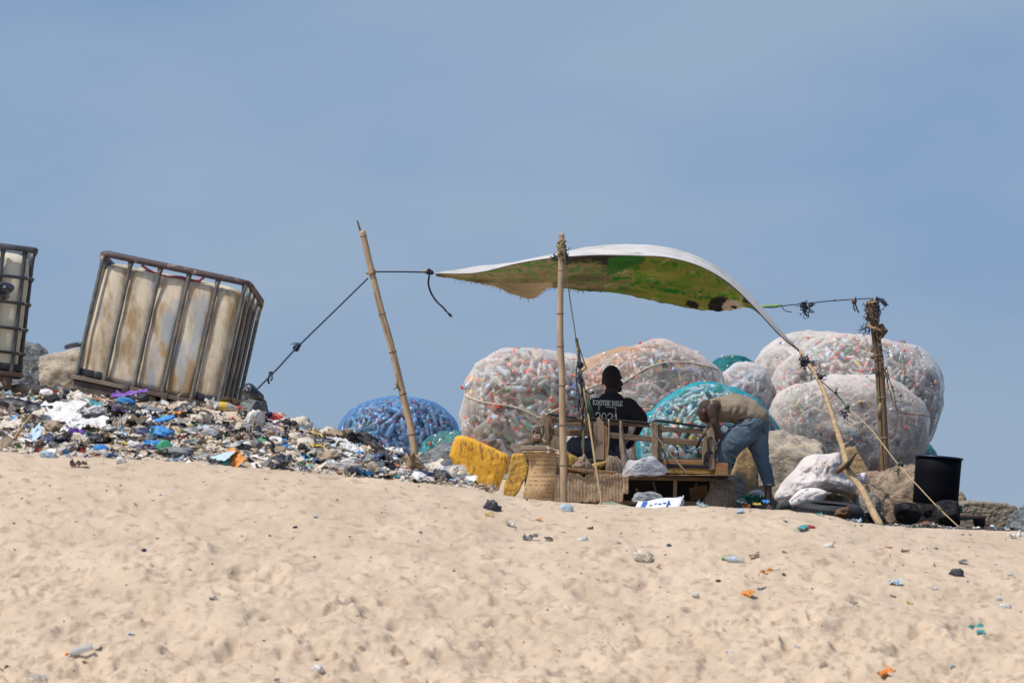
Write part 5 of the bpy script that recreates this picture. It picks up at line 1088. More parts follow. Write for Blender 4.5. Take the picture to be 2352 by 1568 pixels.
# seated man seen from behind
D = 36.15
m1 = empty('person', px(1395, 1056, D), 'seated person from behind in a black lettered t-shirt, under the tarpaulin', 'person')
q = lambda x, y, dd=0: px(x, y, D+dd)
b = MB()
ellip(b, q(1405, 866), (.092, .108, .118)); ellip(b, q(1407, 878, .03), (.078, .085, .10)); capsule(b, q(1406, 886, .02), q(1402, 915), .062, .070)
ellip(b, q(1421, 893, .055), (.038, .045, .036)); ellip(b, q(1426, 880, .06), (.020, .03, .03)); ellip(b, q(1430, 884, .085), (.012, .016, .014)); ellip(b, q(1423, 866, .065), (.030, .03, .022)); ellip(b, q(1426, 891, .075), (.016, .02, .009))
ellip(b, q(1384, 878, .02), (.012, .022, .032)); ellip(b, q(1417, 879, -.02), (.010, .022, .032), Matrix.Rotation(.5, 3, 'Z'))
capsule(b, q(1402, 915), q(1398, 1030), .055, .06); capsule(b, q(1380, 930), q(1430, 930), .06, .06)
capsule(b, q(1448, 932), q(1474, 970, -.02), .05, .043); capsule(b, q(1474, 970, -.02), q(1462, 995, .16), .043, .034); capsule(b, q(1462, 995, .16), q(1456, 1004, .24), .033, .027); hand(b, q(1456, 1004, .24), Vector((-.35, .45, -.6)), Vector((.6, -.3, .6)), 1.0, .5)
capsule(b, q(1362, 932), q(1350, 965, .05), .05, .042); capsule(b, q(1350, 965, .05), q(1342, 985, .25), .042, .030); hand(b, q(1342, 985, .25), Vector((-.2, .8, -.4)), Vector((0, .3, 1)), 1.0, .6, -1)
capsule(b, q(1295, 1070, .25), q(1296, 1135, .3), .05, .035); ellip(b, q(1292, 1142, .34), (.045, .12, .035)); capsule(b, q(1410, 1075, .45), q(1408, 1135, .5), .05, .035); ellip(b, q(1408, 1142, .56), (.045, .12, .035))
capsule(b, q(1385, 1035, 0), q(1320, 1030, .2), .07, .05); capsule(b, q(1320, 1030, .2), q(1295, 1070, .25), .05, .05); capsule(b, q(1405, 1035), q(1412, 1035, .42), .07, .05); capsule(b, q(1412, 1035, .42), q(1410, 1075, .45), .05, .05)
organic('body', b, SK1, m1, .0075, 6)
b = MB(); ellip(b, q(1404.5, 866, -.003), (.098, .112, .122)); o = organic('hair', b, HAIR, m1, .007, 3)
displace(o, lambda c, n: -n*.02*sstep(0, .02, (px(0, 891, D).z-c.z))-n*.02*sstep(.02, .06, c.y-D-.02+max(0, c.x-px(1414, 0, D).x)))
b = MB()
capsule(b, q(1390, 1042), q(1394, 985), .150, .140, sq=.85); capsule(b, q(1376, 1000), q(1382, 940), .115, .118, sq=.85); capsule(b, q(1414, 1000), q(1424, 940), .110, .122, sq=.85)
capsule(b, q(1367, 932), q(1443, 933), .078, .082); capsule(b, q(1392, 918), q(1416, 918), .070, .070); capsule(b, q(1403, 910), q(1403, 918), .066, .075)
capsule(b, q(1445, 934), q(1470, 960, -.01), .084, .076); capsule(b, q(1366, 936), q(1353, 968, .03), .080, .072)
shirt = organic('t_shirt', b, mat('black_cotton', (.010, .010, .013), (.007, .007, .009), rough=.9), m1, .008, 8, folds(.008, 6, (1, 1, .6), 3))
M_wt = mat('white_print', (.66, .64, .56), (.55, .53, .47), scale=40, rough=.7)
def glyph_run(word, x, y, dx, hP, slope):
    # block letters with slabs, each drawn from bars on a 0..1 cell
    S_ = {'K': [((.18, 0), (.18, 1)), ((.22, .5), (.80, 1)), ((.34, .55), (.82, 0)), ((0, 1), (.40, 1)), ((0, 0), (.40, 0)), ((.62, 0), (1, 0)), ((.60, 1), (.98, 1))],
          'T': [((.5, 0), (.5, 1)), ((0, 1), (1, 1)), ((.25, 0), (.75, 0)), ((.05, 1), (.05, .72)), ((.95, 1), (.95, .72))],
          'E': [((.2, 0), (.2, 1)), ((0, 1), (.95, 1)), ((0, 0), (.95, 0)), ((.2, .5), (.7, .5)), ((.92, 1), (.92, .75)), ((.92, 0), (.92, .27))],
          'B': [((.2, 0), (.2, 1)), ((0, 1), (.7, 1)), ((0, 0), (.7, 0)), ((.2, .52), (.7, .52)), ((.7, 1), (.85, .76)), ((.85, .76), (.7, .52)), ((.7, .52), (.9, .26)), ((.9, .26), (.7, 0))],
          'I': [((.5, 0), (.5, 1)), ((.15, 1), (.85, 1)), ((.15, 0), (.85, 0))], 'L': [((.25, 0), (.25, 1)), ((0, 1), (.55, 1)), ((0, 0), (.95, 0)), ((.92, 0), (.92, .35))],
          'O': [((.1+.4*(1-math.cos(a)), .5+.5*math.sin(a)), (.1+.4*(1-math.cos(a+.524)), .5+.5*math.sin(a+.524))) for a in [i*.5236 for i in range(12)]],
          'S': [((.9, .72), (.8, .95)), ((.8, .95), (.5, 1)), ((.5, 1), (.15, .9)), ((.15, .9), (.12, .65)), ((.12, .65), (.5, .52)), ((.5, .52), (.9, .35)), ((.9, .35), (.85, .1)), ((.85, .1), (.5, 0)), ((.5, 0), (.2, .05)), ((.2, .05), (.1, .3)), ((.92, 1), (.92, .68)), ((.08, 0), (.08, .32))],
          '2': [((.05, .72), (.15, .93)), ((.15, .93), (.5, 1)), ((.5, 1), (.85, .9)), ((.85, .9), (.93, .65)), ((.93, .65), (.7, .38)), ((.7, .38), (.1, 0)), ((.1, 0), (1, 0))], '1': [((.7, 0), (.7, 1)), ((.7, 1), (.2, .65))]}
    for ch, wd in word:
        if ch == ' ': x += dx*wd; continue
        b = MB(); hw = .88 if ch not in '201' else .95
        for (a0, a1) in S_[ch if ch != '0' else 'O']:
            L_ = math.dist(a0, a1); ns = max(1, int(L_*3)); sw = hw*(1.0 if (abs(a0[0]-a1[0]) < .01 or ch in 'OS201') else .7)
            for k in range(ns):
                p0 = [a0[i]+(a1[i]-a0[i])*k/ns for i in (0, 1)]; p1 = [a0[i]+(a1[i]-a0[i])*(k+1)/ns for i in (0, 1)]
                A = Vector((x+p0[0]*dx*wd*.86, y-p0[1]*hP+slope*(x+p0[0]*dx*wd-xc0))); B = Vector((x+p1[0]*dx*wd*.86, y-p1[1]*hP+slope*(x+p1[0]*dx*wd-xc0))); t_ = (B-A).normalized()*.35; nn = Vector((-t_.y, t_.x)).normalized()*sw
                V = []
                for p_ in (A-t_+nn, B+t_+nn, B+t_-nn, A-t_-nn):
                    w0 = px(p_.x, p_.y, D-.14); h = sbvh.ray_cast(Vector((w0.x, w0.y-1, w0.z)), Vector((0, 1, 0))); V.append(Vector((w0.x, (h[0].y if h[0] is not None else w0.y)-.005, w0.z)))
                b.add(V, [(0, 1, 2, 3)])
        b.build('letter', M_wt, shirt_lbl, smooth=False); x += dx*wd
sbvh = BVHTree.FromPolygons([shirt.matrix_world @ v.co for v in shirt.data.vertices], [tuple(p.vertices) for p in shirt.data.polygons]); shirt_lbl = shirt; xc0 = 1362
def _sp(o, p): o.parent = p; o.matrix_parent_inverse = Matrix.Translation(-m1.location)
_old = setparent
def setparent(o, p):
    if p is shirt: o.parent = shirt; o.matrix_parent_inverse = (Matrix.Translation(m1.location) @ shirt.matrix_parent_inverse).inverted()
    else: _old(o, p)
glyph_run([('K', 1.1), ('O', 1), ('O', 1), ('T', .95), ('S', .85), ('E', .9), (' ', .45), ('B', 1), ('I', .7), ('L', .9), ('E', .9)], 1362, 928.3, 7.05, 10.6, .05)
glyph_run([('2', 1), ('0', 1.1), ('2', 1), ('1', .75)], 1368, 966, 13.4, 20, .06)
b = MB()
for A, B in (((1375.6, 942), (1376, 932)), ((1376, 932), (1395, 934)), ((1395, 934), (1415, 936)), ((1415, 936), (1414, 947))):
    a = Vector(A); c = Vector(B); t_ = (c-a).normalized()*.5; nn = Vector((-t_.y, t_.x)).normalized()*.62; V = []
    for p_ in (a-t_+nn, c+t_+nn, c+t_-nn, a-t_-nn):
        w0 = px(p_.x, p_.y, D-.14); h = sbvh.ray_cast(Vector((w0.x, w0.y-1, w0.z)), Vector((0, 1, 0))); V.append(Vector((w0.x, (h[0].y if h[0] is not None else w0.y)-.006, w0.z)))
    b.add(V, [(0, 1, 2, 3)])
b.build('bracket_print', M_wt, shirt, smooth=False)
b = MB()
capsule(b, q(1392, 1044), q(1392, 1032), .155, .135, sq=.9); capsule(b, q(1382, 1036), q(1322, 1022, .2), .115, .078); capsule(b, q(1322, 1024, .2), q(1298, 1080, .26), .078, .062)
capsule(b, q(1402, 1036), q(1412, 1026, .42), .110, .078); capsule(b, q(1412, 1028, .42), q(1410, 1090, .48), .078, .06)
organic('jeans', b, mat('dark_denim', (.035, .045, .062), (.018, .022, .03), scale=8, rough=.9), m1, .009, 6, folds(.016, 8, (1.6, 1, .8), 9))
# bending man
D = 35.35
m2 = empty('person', px(1760, 1176, D), 'bending person in a tan sleeveless top and ragged jeans, barefoot', 'person')
b = MB()
ellip(b, q(1620, 941, .02), (.078, .088, .098), Matrix.Rotation(.35, 3, 'Y')); ellip(b, q(1619, 954, .02), (.064, .07, .075)); ellip(b, q(1622, 964, .02), (.038, .045, .036)); ellip(b, q(1607, 952, .02), (.014, .018, .022)); ellip(b, q(1611, 961, .02), (.014, .03, .010)); ellip(b, q(1605, 945, .02), (.022, .05, .016)); ellip(b, q(1618, 946, -.066), (.020, .011, .028)); ellip(b, q(1618, 946, .10), (.020, .011, .028))
capsule(b, q(1628, 940, .02), q(1652, 932, .02), .060, .072)
capsule(b, q(1655, 938), q(1735, 960), .100, .085); capsule(b, q(1643, 930, -.15), q(1650, 932, .15), .055, .055)
capsule(b, q(1637, 931, -.17), q(1641, 968, -.17), .050, .041); capsule(b, q(1633, 938, -.17), q(1637, 952, -.175), .048, .045)
capsule(b, q(1641, 968, -.17), q(1654, 1002, -.12), .041, .029); hand(b, q(1654, 1003, -.12), Vector((-.15, .25, -1)), Vector((1, 0, 0)), 1.0, .6)
capsule(b, q(1645, 935, .19), q(1632, 972, .22), .05, .04); capsule(b, q(1632, 972, .22), q(1646, 1006, .16), .04, .028); hand(b, q(1646, 1006, .16), Vector((.05, -.2, -1)), Vector((1, 0, 0)), 1.0, .6, -1)
capsule(b, q(1735, 965, .03), q(1748, 1058, .03), .10, .055); capsule(b, q(1748, 1058, .03), q(1764, 1118, .02), .052, .040); capsule(b, q(1764, 1112, .02), q(1766, 1158, .02), .040, .030)
ellip(b, q(1768, 1167, .02), (.036, .045, .032)); capsule(b, q(1767, 1169, -.0), q(1764, 1174, -.14), .034, .026)
for k in range(5): capsule(b, q(1758+k*3.4, 1173, -.13), q(1757+k*3.6, 1175.5, -.17+.006*k), .011 if k else .014, .009, 8)
capsule(b, q(1722, 970, -.05), q(1662, 1036, -.07), .11, .06); capsule(b, q(1662, 1036, -.07), q(1656, 1100, 0), .055, .045); capsule(b, q(1656, 1100, 0), q(1654, 1155, .02), .045, .03); capsule(b, q(1654, 1170, .02), q(1640, 1175, .0), .034, .026)
organic('body', b, SK2, m2, .0075, 6)
b = MB(); ellip(b, q(1621.5, 937.5, .02), (.080, .090, .088), Matrix.Rotation(.35, 3, 'Y')); o = organic('hair', b, HAIR2, m2, .007, 3)
b = MB()
capsule(b, q(1663, 939), q(1692, 937), .130, .140, sq=1.25); capsule(b, q(1692, 937), q(1722, 945), .140, .125, sq=1.25); capsule(b, q(1722, 945), q(1741, 958), .125, .112, sq=1.35); capsule(b, q(1645, 925, -.10), q(1645, 925, .12), .050, .050); capsule(b, q(1690, 952), q(1712, 962), .085, .075, sq=1.3)
def vestf(c, n):
    xg = 1176+c.x*F/c.y; yg = 1200-c.z*F/c.y; t = sstep(1655, 1690, xg)*sstep(1745, 1715, xg) if False else max(0, 1-abs(xg-1692)/45)
    a = math.atan2(yg-975, xg-1676); return n*(.010*t*math.sin(a*17+7*mn.noise(c*5))*sstep(925, 945, yg)+.006*(1-2*abs(mn.noise(c*7))))
organic('vest', b, mat('tan_cotton', (.27, .215, .155), (.21, .165, .12), scale=6, rough=.92, bump=.002, bscale=80), m2, .008, 6, vestf)
b = MB()
capsule(b, q(1738, 972, -.02), q(1722, 978), .112, .125, sq=1.35); capsule(b, q(1708, 975, -.03), q(1735, 968), .080, .098, sq=1.2)
capsule(b, q(1722, 982, -.05), q(1668, 1032, -.06), .128, .105); capsule(b, q(1700, 1000, -.06), q(1672, 1020, -.06), .115, .100); capsule(b, q(1664, 1034, -.06), q(1660, 1064, -.05), .095, .085)
capsule(b, q(1738, 975, .05), q(1740, 1015, .05), .120, .100); capsule(b, q(1740, 1015, .05), q(1751, 1056, .04), .100, .068); capsule(b, q(1751, 1056, .04), q(1765, 1104, .02), .068, .056)
def jf(c, n):
    p = Vector((c.x*1.2+c.z*1.1, c.y, c.z*.5-c.x*.4))*9; return n*(.010*(1-2*abs(mn.noise(p)))+.005*(1-2*abs(mn.noise(p*2.3))))
jn = organic('jeans', b, mat('faded_denim', (.105, .155, .205), (.052, .082, .115), scale=4, rough=.92, bump=.0015, bscale=150, c3=(.19, .26, .32), s3=5), m2, .008, 5, jf)
b = MB()                                     # belt line, loops and pockets
def on(o, pts, r, m, name):
    bv = BVHTree.FromPolygons([v.co for v in o.data.vertices], [tuple(p.vertices) for p in o.data.polygons]); P = []
    off = m2.location
    for (x, y) in crom([(a, c) for a, c in pts], 5):
        p = px(x, y, D); M_ = o.matrix_parent_inverse; h = bv.ray_cast(Vector((p.x, p.y-1.2, p.z)), Vector((0, 1, 0)))
        if h[0] is not None: P.append(h[0]-Vector((0, .002, 0)))
    if len(P) > 2: b = MB(); b.tube(P, r, 5); ob = b.build(name, m, m2)
DS = mat('seam_thread', (.03, .045, .065), rough=.9)
on(jn, [(1752, 984), (1756, 992), (1762, 1000)], .004, DS, 'pocket_seam'); on(jn, [(1690, 975), (1700, 978), (1715, 976), (1728, 972)], .005, DS, 'pocket_seam'); on(jn, [(1752, 966), (1750, 985), (1753, 994)], .004, DS, 'pocket_seam')
b = MB(); rr = random.Random(5)
for k in range(60): a = rr.uniform(0, 6.28); p = q(1766, 1111, .02)+Vector((.058*math.cos(a), .058*math.sin(a), 0)); b.tube([p, p+Vector((rr.gauss(0, .004), rr.gauss(0, .004), -rr.uniform(.01, .03)))], .003, 3)
b.build('frayed_cuff', mat('pale_thread', (.20, .25, .29), rough=1), m2)
# ---------------------------------------------------------------- litter
LC = {'cream': ((.66, .59, .48), (.46, .40, .32)), 'white': ((.74, .73, .71), (.60, .58, .55)), 'black': ((.012, .013, .018), (.03, .032, .04)), 'tan': ((.38, .28, .18), (.26, .19, .13)),
      'navy': ((.018, .03, .085), (.03, .05, .12)), 'blue': ((.02, .16, .50), (.04, .30, .62)), 'teal': ((.03, .30, .33), (.10, .42, .42)), 'purple': ((.13, .05, .30), (.22, .10, .42)), 'red': ((.62, .03, .02), (.45, .05, .05)),
      'green': ((.02, .24, .09), (.06, .35, .16)), 'brown': ((.13, .075, .045), (.08, .05, .035)), 'pale blue': ((.36, .50, .62), (.50, .62, .70)), 'grey': ((.20, .21, .22), (.12, .13, .14)), 'orange': ((.75, .22, .03), (.60, .30, .06)), 'yellow': ((.66, .48, .06), (.50, .36, .08))}
LMAT = {k: mat('litter_'+k.replace(' ', '_'), a, b_, scale=9, rough=.38 if k in ('black', 'navy') else .6, bump=.006, bscale=18, spec=.5, coat=.15 if k in ('black', 'navy', 'white', 'blue') else 0) for k, (a, b_) in LC.items()}
LMAT['clear'] = film('litter_clear_film', (.74, .74, .74), (.95, .95, .95), .45, .5, rough=.2)
KEYS = list(LMAT)
def shape_sheet(seed, n=15, curl=.5):
    rr = random.Random(seed); off = Vector((seed*5.1, seed*2.2, 0)); asp = rr.uniform(.35, 1); V = []
    for i in range(n):
        for j in range(n):
            u = i/(n-1)*2-1; v = j/(n-1)*2-1; r = max(abs(u), abs(v)); a = math.atan2(v, u); e_ = 1-.45*max(0, mn.noise(Vector((math.cos(a)*1.6, math.sin(a)*1.6, seed))))-.12*r*abs(mn.noise(Vector((a*4, seed, 0))))
            x, y = u*e_*.5, v*e_*.5*asp; q = Vector((x*3.2, y*3.2, 0))+off
            z = (1-2*abs(mn.noise(q)))*.26*curl+.16*mn.noise(q*.7)+.16*(1-2*abs(mn.noise(q*2.3)))*curl
            V.append(Vector((x+.09*mn.noise(q+Vector((4, 0, 0))), y+.09*mn.noise(q+Vector((0, 4, 0))), z)))
    return V, grid_faces(n, n)
def shape_bag(seed):
    bm = bmesh.new(); bmesh.ops.create_icosphere(bm, subdivisions=3, radius=1); rr = random.Random(seed); off = Vector((seed*3.3, seed, 0)); ax = (rr.uniform(.35, .5), rr.uniform(.22, .38), rr.uniform(.14, .24))
    for v in bm.verts:
        n = v.co.normalized(); k = 1+.5*(.5-2*abs(mn.noise(n*1.7+off)))+.35*(.5-2*abs(mn.noise(n*3.9+off))); v.co = Vector((n.x*ax[0]*k, n.y*ax[1]*k, n.z*ax[2]*k))
    V = [v.co.copy() for v in bm.verts]; Fc = [tuple(q.index for q in f.verts) for f in bm.faces]; bm.free(); return V, Fc
def shape_strip(seed):
    rr = random.Random(seed); P = [Vector((-.5+i/7, .12*rr.gauss(0, 1), .07*abs(rr.gauss(0, 1)))) for i in range(8)]; P = crom(P, 4); V = []; w_ = rr.uniform(.03, .09)
    for i, p in enumerate(P): p = Vector(p); a = i*.22+seed; d_ = Vector((0, math.cos(a), math.sin(a)))*w_*(1-.5*abs(i/len(P)*2-1)); V += [p-d_, p+d_*.1+Vector((0, 0, .02)), p+d_]
    return V, grid_faces(len(P), 3)
SH = [shape_sheet(i) for i in range(8)]+[shape_bag(i+20) for i in range(6)]+[shape_strip(i+40) for i in range(4)]
KIND = ['plastic_scrap']*8+['crumpled_bag']*6+['plastic_strip']*4
_lm = {}
def lmesh(s, c):
    if (s, c) not in _lm:
        me = bpy.data.meshes.new(KIND[s]); me.from_pydata([tuple(v) for v in SH[s][0]], [], SH[s][1]); me.materials.append(LMAT[c]); me.polygons.foreach_set('use_smooth', [True]*len(SH[s][1])); _lm[(s, c)] = me
    return _lm[(s, c)]
def litter(s, c, p, size, rz, rx, ry, label=None, cat=None, group=None, name=None, sc=(1, 1, 1)):
    o = bpy.data.objects.new(name or KIND[s], lmesh(s, c)); COL.objects.link(o)
    o.matrix_world = Matrix.Translation(p) @ Matrix.Rotation(rz, 4, 'Z') @ Matrix.Rotation(rx, 4, 'X') @ Matrix.Rotation(ry, 4, 'Y') @ Matrix.Diagonal((size*sc[0], size*sc[1], size*sc[2], 1))
    return tag(o, label, cat, group)
rr = random.Random(99)
def heap_point():
    while True:
        x = rr.uniform(-20, 1130); rt = np.interp(x, RX, RY); cb = np.interp(x, CX, CY)
        y = rr.uniform(rt-2, cb+1)
        if rr.random() > (cb-rt)/130+.12: continue
        if 150 < x < 545 and y < 905+.13*(x-150)+8 and rr.random() < .6: continue
        return x, y
# named pieces one can point at
HN = [  # shape, colour, x, y, size P, squash z, label, category, name
 (3, 'purple', 300, 909, 82, .5, 'purple plastic film lying just below the tilted cage tank', 'plastic film', 'plastic_film'),
 (8, 'black', 318, 917, 46, 1.2, 'crumpled black bag standing just in front of the purple film', 'plastic bag', 'crumpled_bag'),
 (1, 'cream', 105, 893, 66, .8, 'pale square board below the two boulders at left', 'board', 'pale_board'),
 (9, 'white', 107, 903, 40, .9, 'white crumpled bag in front of the pale square board', 'plastic bag', 'crumpled_bag'),
 (4, 'clear', 156, 902, 50, .8, 'see-through bag beside the tilted tank pallet, lower left corner', 'plastic bag', 'crumpled_bag'),
 (10, 'black', 42, 930, 78, .9, 'big black bag near the left edge of the heap', 'plastic bag', 'crumpled_bag'),
 (11, 'black', 98, 950, 82, .9, 'long black bag sloping down right of the big black bag', 'plastic bag', 'crumpled_bag'),
 (2, 'white', 140, 955, 96, .7, 'long trailing white film right of the long black bag', 'plastic film', 'plastic_film'),
 (5, 'white', 205, 975, 80, .6, 'wide white film crumpled at the middle left of the heap', 'plastic film', 'plastic_film'),
 (12, 'purple', 24, 952, 28, 1.0, 'small purple bag near the left edge below the big black bag', 'plastic bag', 'crumpled_bag'),
 (6, 'purple', 275, 950, 30, .8, 'small purple scrap in the middle of the heap', 'plastic scrap', 'plastic_scrap'),
 (0, 'teal', 222, 934, 44, .7, 'teal and white film lying left of the small purple scrap', 'plastic film', 'plastic_film'),
 (13, 'blue', 372, 998, 60, .9, 'bright blue crumpled cloth below the blue sandal', 'cloth', 'blue_cloth'),
 (7, 'blue', 352, 1022, 44, .9, 'bright blue bag next to the round green bottle end', 'plastic bag', 'crumpled_bag'),
 (8, 'navy', 335, 996, 52, .8, 'navy cloth lying left of the bright blue crumpled cloth', 'cloth', 'navy_cloth'),
 (10, 'grey', 408, 1040, 74, .9, 'large charcoal cloth heaped right of the green bottle end', 'cloth', 'charcoal_cloth'),
 (9, 'black', 228, 1010, 58, .8, 'black cloth lump in the open sand patch of the heap', 'cloth', 'black_cloth'),
 (6, 'pale blue', 510, 1062, 66, .8, 'pale blue pointed board at the crest of the heap', 'board', 'pointed_board'),
 (1, 'yellow', 397, 899, 26, 1.3, 'yellow-brown leaf-like scrap standing against the tilted tank', 'plastic scrap', 'plastic_scrap'),
 (14, 'red', 281, 971, 34, .9, 'curled red plastic strip in the middle of the heap', 'plastic strip', 'plastic_strip'),
 (15, 'green', 192, 1004, 34, .9, 'green frayed strip in the left middle of the heap', 'plastic strip', 'plastic_strip'),
 (8, 'red', 627, 959, 40, 1.0, 'bright red plastic bag right of the dark rock by the tilted tank', 'plastic bag', 'crumpled_bag'),
 (10, 'black', 744, 1015, 46, 1.1, 'black crumpled bag in the right half of the heap', 'plastic bag', 'crumpled_bag'),
 (9, 'cream', 702, 1020, 56, .9, 'big cream crumpled bag left of the black crumpled bag', 'plastic bag', 'crumpled_bag'),
 (12, 'tan', 752, 1050, 64, .9, 'tan bundled netting at the lower right of the heap', 'netting', 'netting_bundle'),
 (16, 'blue', 696, 983, 62, .5, 'long blue plastic strip near the skyline of the heap', 'plastic strip', 'plastic_strip'),
 (7, 'blue', 655, 1026, 26, 1.0, 'small bright blue scrap beside the white ring', 'plastic scrap', 'plastic_scrap'),
 (11, 'black', 560, 1030, 36, .9, 'small black bag at the centre of the lower heap', 'plastic bag', 'crumpled_bag'),
 (13, 'navy', 862, 1055, 60, .8, 'dark twisted cloth end rolled into a loop', 'cloth', 'twisted_cloth'),
 (2, 'clear', 1040, 1084, 60, .9, 'see-through crumpled film left of the yellow foam', 'plastic film', 'plastic_film'),
 (4, 'white', 1075, 1104, 46, .8, 'white film touching the foot of the yellow foam block', 'plastic film', 'plastic_film'),
 (5, 'cream', 985, 1075, 62, .8, 'cream film spread on the tail of the heap', 'plastic film', 'plastic_film'),
 (3, 'white', 905, 1032, 44, .9, 'whitish sheet beside the foot of the slanting bamboo pole', 'plastic film', 'plastic_film'),
 (0, 'teal', 960, 1046, 18, .9, 'small teal scrap right of the slanting bamboo pole', 'plastic scrap', 'plastic_scrap')]
for k, (s, c, x, y, sz, sq, lab, cat, nm) in enumerate(HN):
    p = hit(x, min(y+sz*.12, np.interp(x, CX, CY)-2), dmin=25.9, dmax=30); S_ = sz*p.y/F*1.05; litter(s, c, p+Vector((0, 0, S_*.13)), S_, rr.uniform(-.4, .4), rr.uniform(.15, .6), rr.uniform(-.25, .35), lab, cat, 'litter on the heap', nm, (1, 1, sq))
# black bundle on the rock
o = pillow('black_bundle', [(545, 899), (556, 889), (572, 885), (588, 890), (604, 905), (603, 916), (592, 918), (572, 912), (552, 906)], 31.5, .22, mat('shiny_black_cloth', (.010, .012, .02), (.02, .025, .05), rough=.35), wr=.04, wsc=9, seed=31); tag(o, 'ruffled black bundle lying on the dark grey rock', 'bundle')
o = pillow('black_rag', [(-12, 662), (2, 655), (14, 652), (28, 658), (30, 666), (20, 672), (22, 684), (12, 692), (2, 684), (-10, 676)], 28.85, .14, LMAT['black'], wr=.05, wsc=11, seed=41); tag(o, 'black rag tied to the cross bars of the cut-off cream tank', 'rag')
b = MB(); b.tube(crom([px(152, 797, 32.2), px(166, 793, 32.1), px(182, 791, 32), px(196, 792, 32)], 4), .022, 8); tag(b.build('black_pipe', LMAT['black']), 'bent black pipe lying on the tan boulder behind the tilted tank', 'pipe')
b = MB(); a = hit(30, 905, 25.9, 30); b.tube([a+Vector((0, 0, .05)), a+Vector((.21, -.08, .045))], .034, 16); tag(b.build('paper_roll', LMAT['cream']), 'rolled cream tube at the foot of the cut-off cream tank', 'roll')
def flat(outline, x, y, sz, th, m, label, cat, name, rz=0, rx=.5, ry=0):
    p = hit(x, y, 25.9, 30); k = sz*p.y/F; b = MB(); n = len(outline); M = Matrix.Translation(p+Vector((0, 0, k*.12))) @ Matrix.Rotation(rz, 4, 'Z') @ Matrix.Rotation(rx, 4, 'X') @ Matrix.Rotation(ry, 4, 'Y')
    V = [M @ Vector((q[0]*k, q[1]*k, 0)) for q in outline]+[M @ Vector((q[0]*k, q[1]*k, th)) for q in outline]
    b.add(V, [tuple(range(n-1, -1, -1)), tuple(range(n, 2*n))]+[(i, (i+1) % n, n+(i+1) % n, n+i) for i in range(n)]); return tag(b.build(name, m, smooth=False, bev=.004), label, cat)
SOLE = [(-.5, 0), (-.46, .12), (-.3, .17), (-.05, .11), (.2, .15), (.42, .17), (.5, .06), (.48, -.08), (.3, -.16), (.05, -.13), (-.25, -.15), (-.44, -.12)]
sd_ = flat(SOLE, 376, 975, 54, .018, LMAT['blue'], 'bright blue flip-flop sandal lying on the heap', 'sandal', 'sandal', .25, .5, -.3)
flat(SOLE, 350, 948, 58, .014, LMAT['grey'], 'grey shoe sole lying right of the small purple scrap', 'sole', 'shoe_sole', -.35, .6, .3)
p = hit(381, 1042, 25.9, 30)+Vector((0, 0, .05)); gb = empty('bottle_end', p, 'round green bottle end facing the camera on the lower heap', 'bottle'); Mg = Matrix.Translation(p) @ Matrix.Rotation(math.radians(80), 4, 'X') @ Matrix.Rotation(.35, 4, 'Y')
b = MB(); b.lathe([(0, .0), (.012, .002), (.03, -.004), (.047, 0), (.052, -.012), (.052, -.06)], Mg @ Matrix.Diagonal((1, 1, -1, 1)) if False else Mg, 24); b.build('base', LMAT['green'], gb)
b = MB(); b.lathe([(.052, -.05), (.05, -.1), (.04, -.16), (.03, -.2)], Mg, 24); b.build('neck', LMAT['green'], gb)
p = hit(791, 1068, 25.9, 30)+Vector((0, 0, .035)); b = MB(); b.tube([p+Vector((.034*math.cos(a), .012*math.cos(a), .034*math.sin(a))) for a in [i*math.pi/10 for i in range(21)]], .006, 6); tag(b.build('rubber_ring', LMAT['black']), 'thin black ring standing in the sand of the lower right heap', 'ring')
p = hit(632, 1023, 25.9, 30)+Vector((0, 0, .03)); b = MB(); b.tube([p+Vector((.045*math.cos(a), .04*math.sin(a), .024*math.sin(a))) for a in [i*math.pi/10 for i in range(21)]], .018, 8); tag(b.build('foam_ring', LMAT['white']), 'white foam ring lying in the right half of the heap', 'ring')
# stick, bottles
a = hit(34, 1014, 25.9, 30); b = MB(); b.tube(crom([a+Vector((-.01, 0, -.02)), a+Vector((.02, 0, .05)), a+Vector((.07, 0, .12)), a+Vector((.125, 0, .19))], 4), [.014]*5+[.012]*4+[.010]*4, 8, jit=.1); tag(b.build('driftwood_stick', M_stick), 'curved driftwood stick standing up at the left of the heap', 'stick')
def small_bottle(x, y, L_, ax, mi, ci, li, label, dmin=25.9, dmax=30, up=.03):
    p = hit(x, y, dmin, dmax)+Vector((0, 0, up)); o = bpy.data.objects.new('plastic_bottle', bottle_mesh(0, 0, mi, 'plastic_bottle')); COL.objects.link(o); o.matrix_world = Matrix.Translation(p) @ (ori(Vector(ax), .4) @ Matrix.Diagonal((L_, L_, L_))).to_4x4(); tag(o, label, 'bottle')
    for part, m_, nm in ((1, ci, 'bottle_cap'), (2, li, 'bottle_label')):
        if m_ is not None: q_ = bpy.data.objects.new(nm, bottle_mesh(0, part, m_, nm)); COL.objects.link(q_); q_.parent = o
small_bottle(466, 930, .19, (-1, .2, .15), 5, 1, None, 'small brown bottle below the right end of the tilted tank')
small_bottle(512, 943, .27, (1, .1, -.1), 3, 0, 2, 'clear bottle with yellow label and red cap right of the tilted tank')
small_bottle(205, 900, .10, (.3, .2, 1), 0, 0, None, 'tiny clear bottle with red cap under the tank pallet')
small_bottle(265, 1080, .12, (1, .3, 0), 3, 5, None, 'small orange-capped bottle at the sand crest below the heap') if False else None
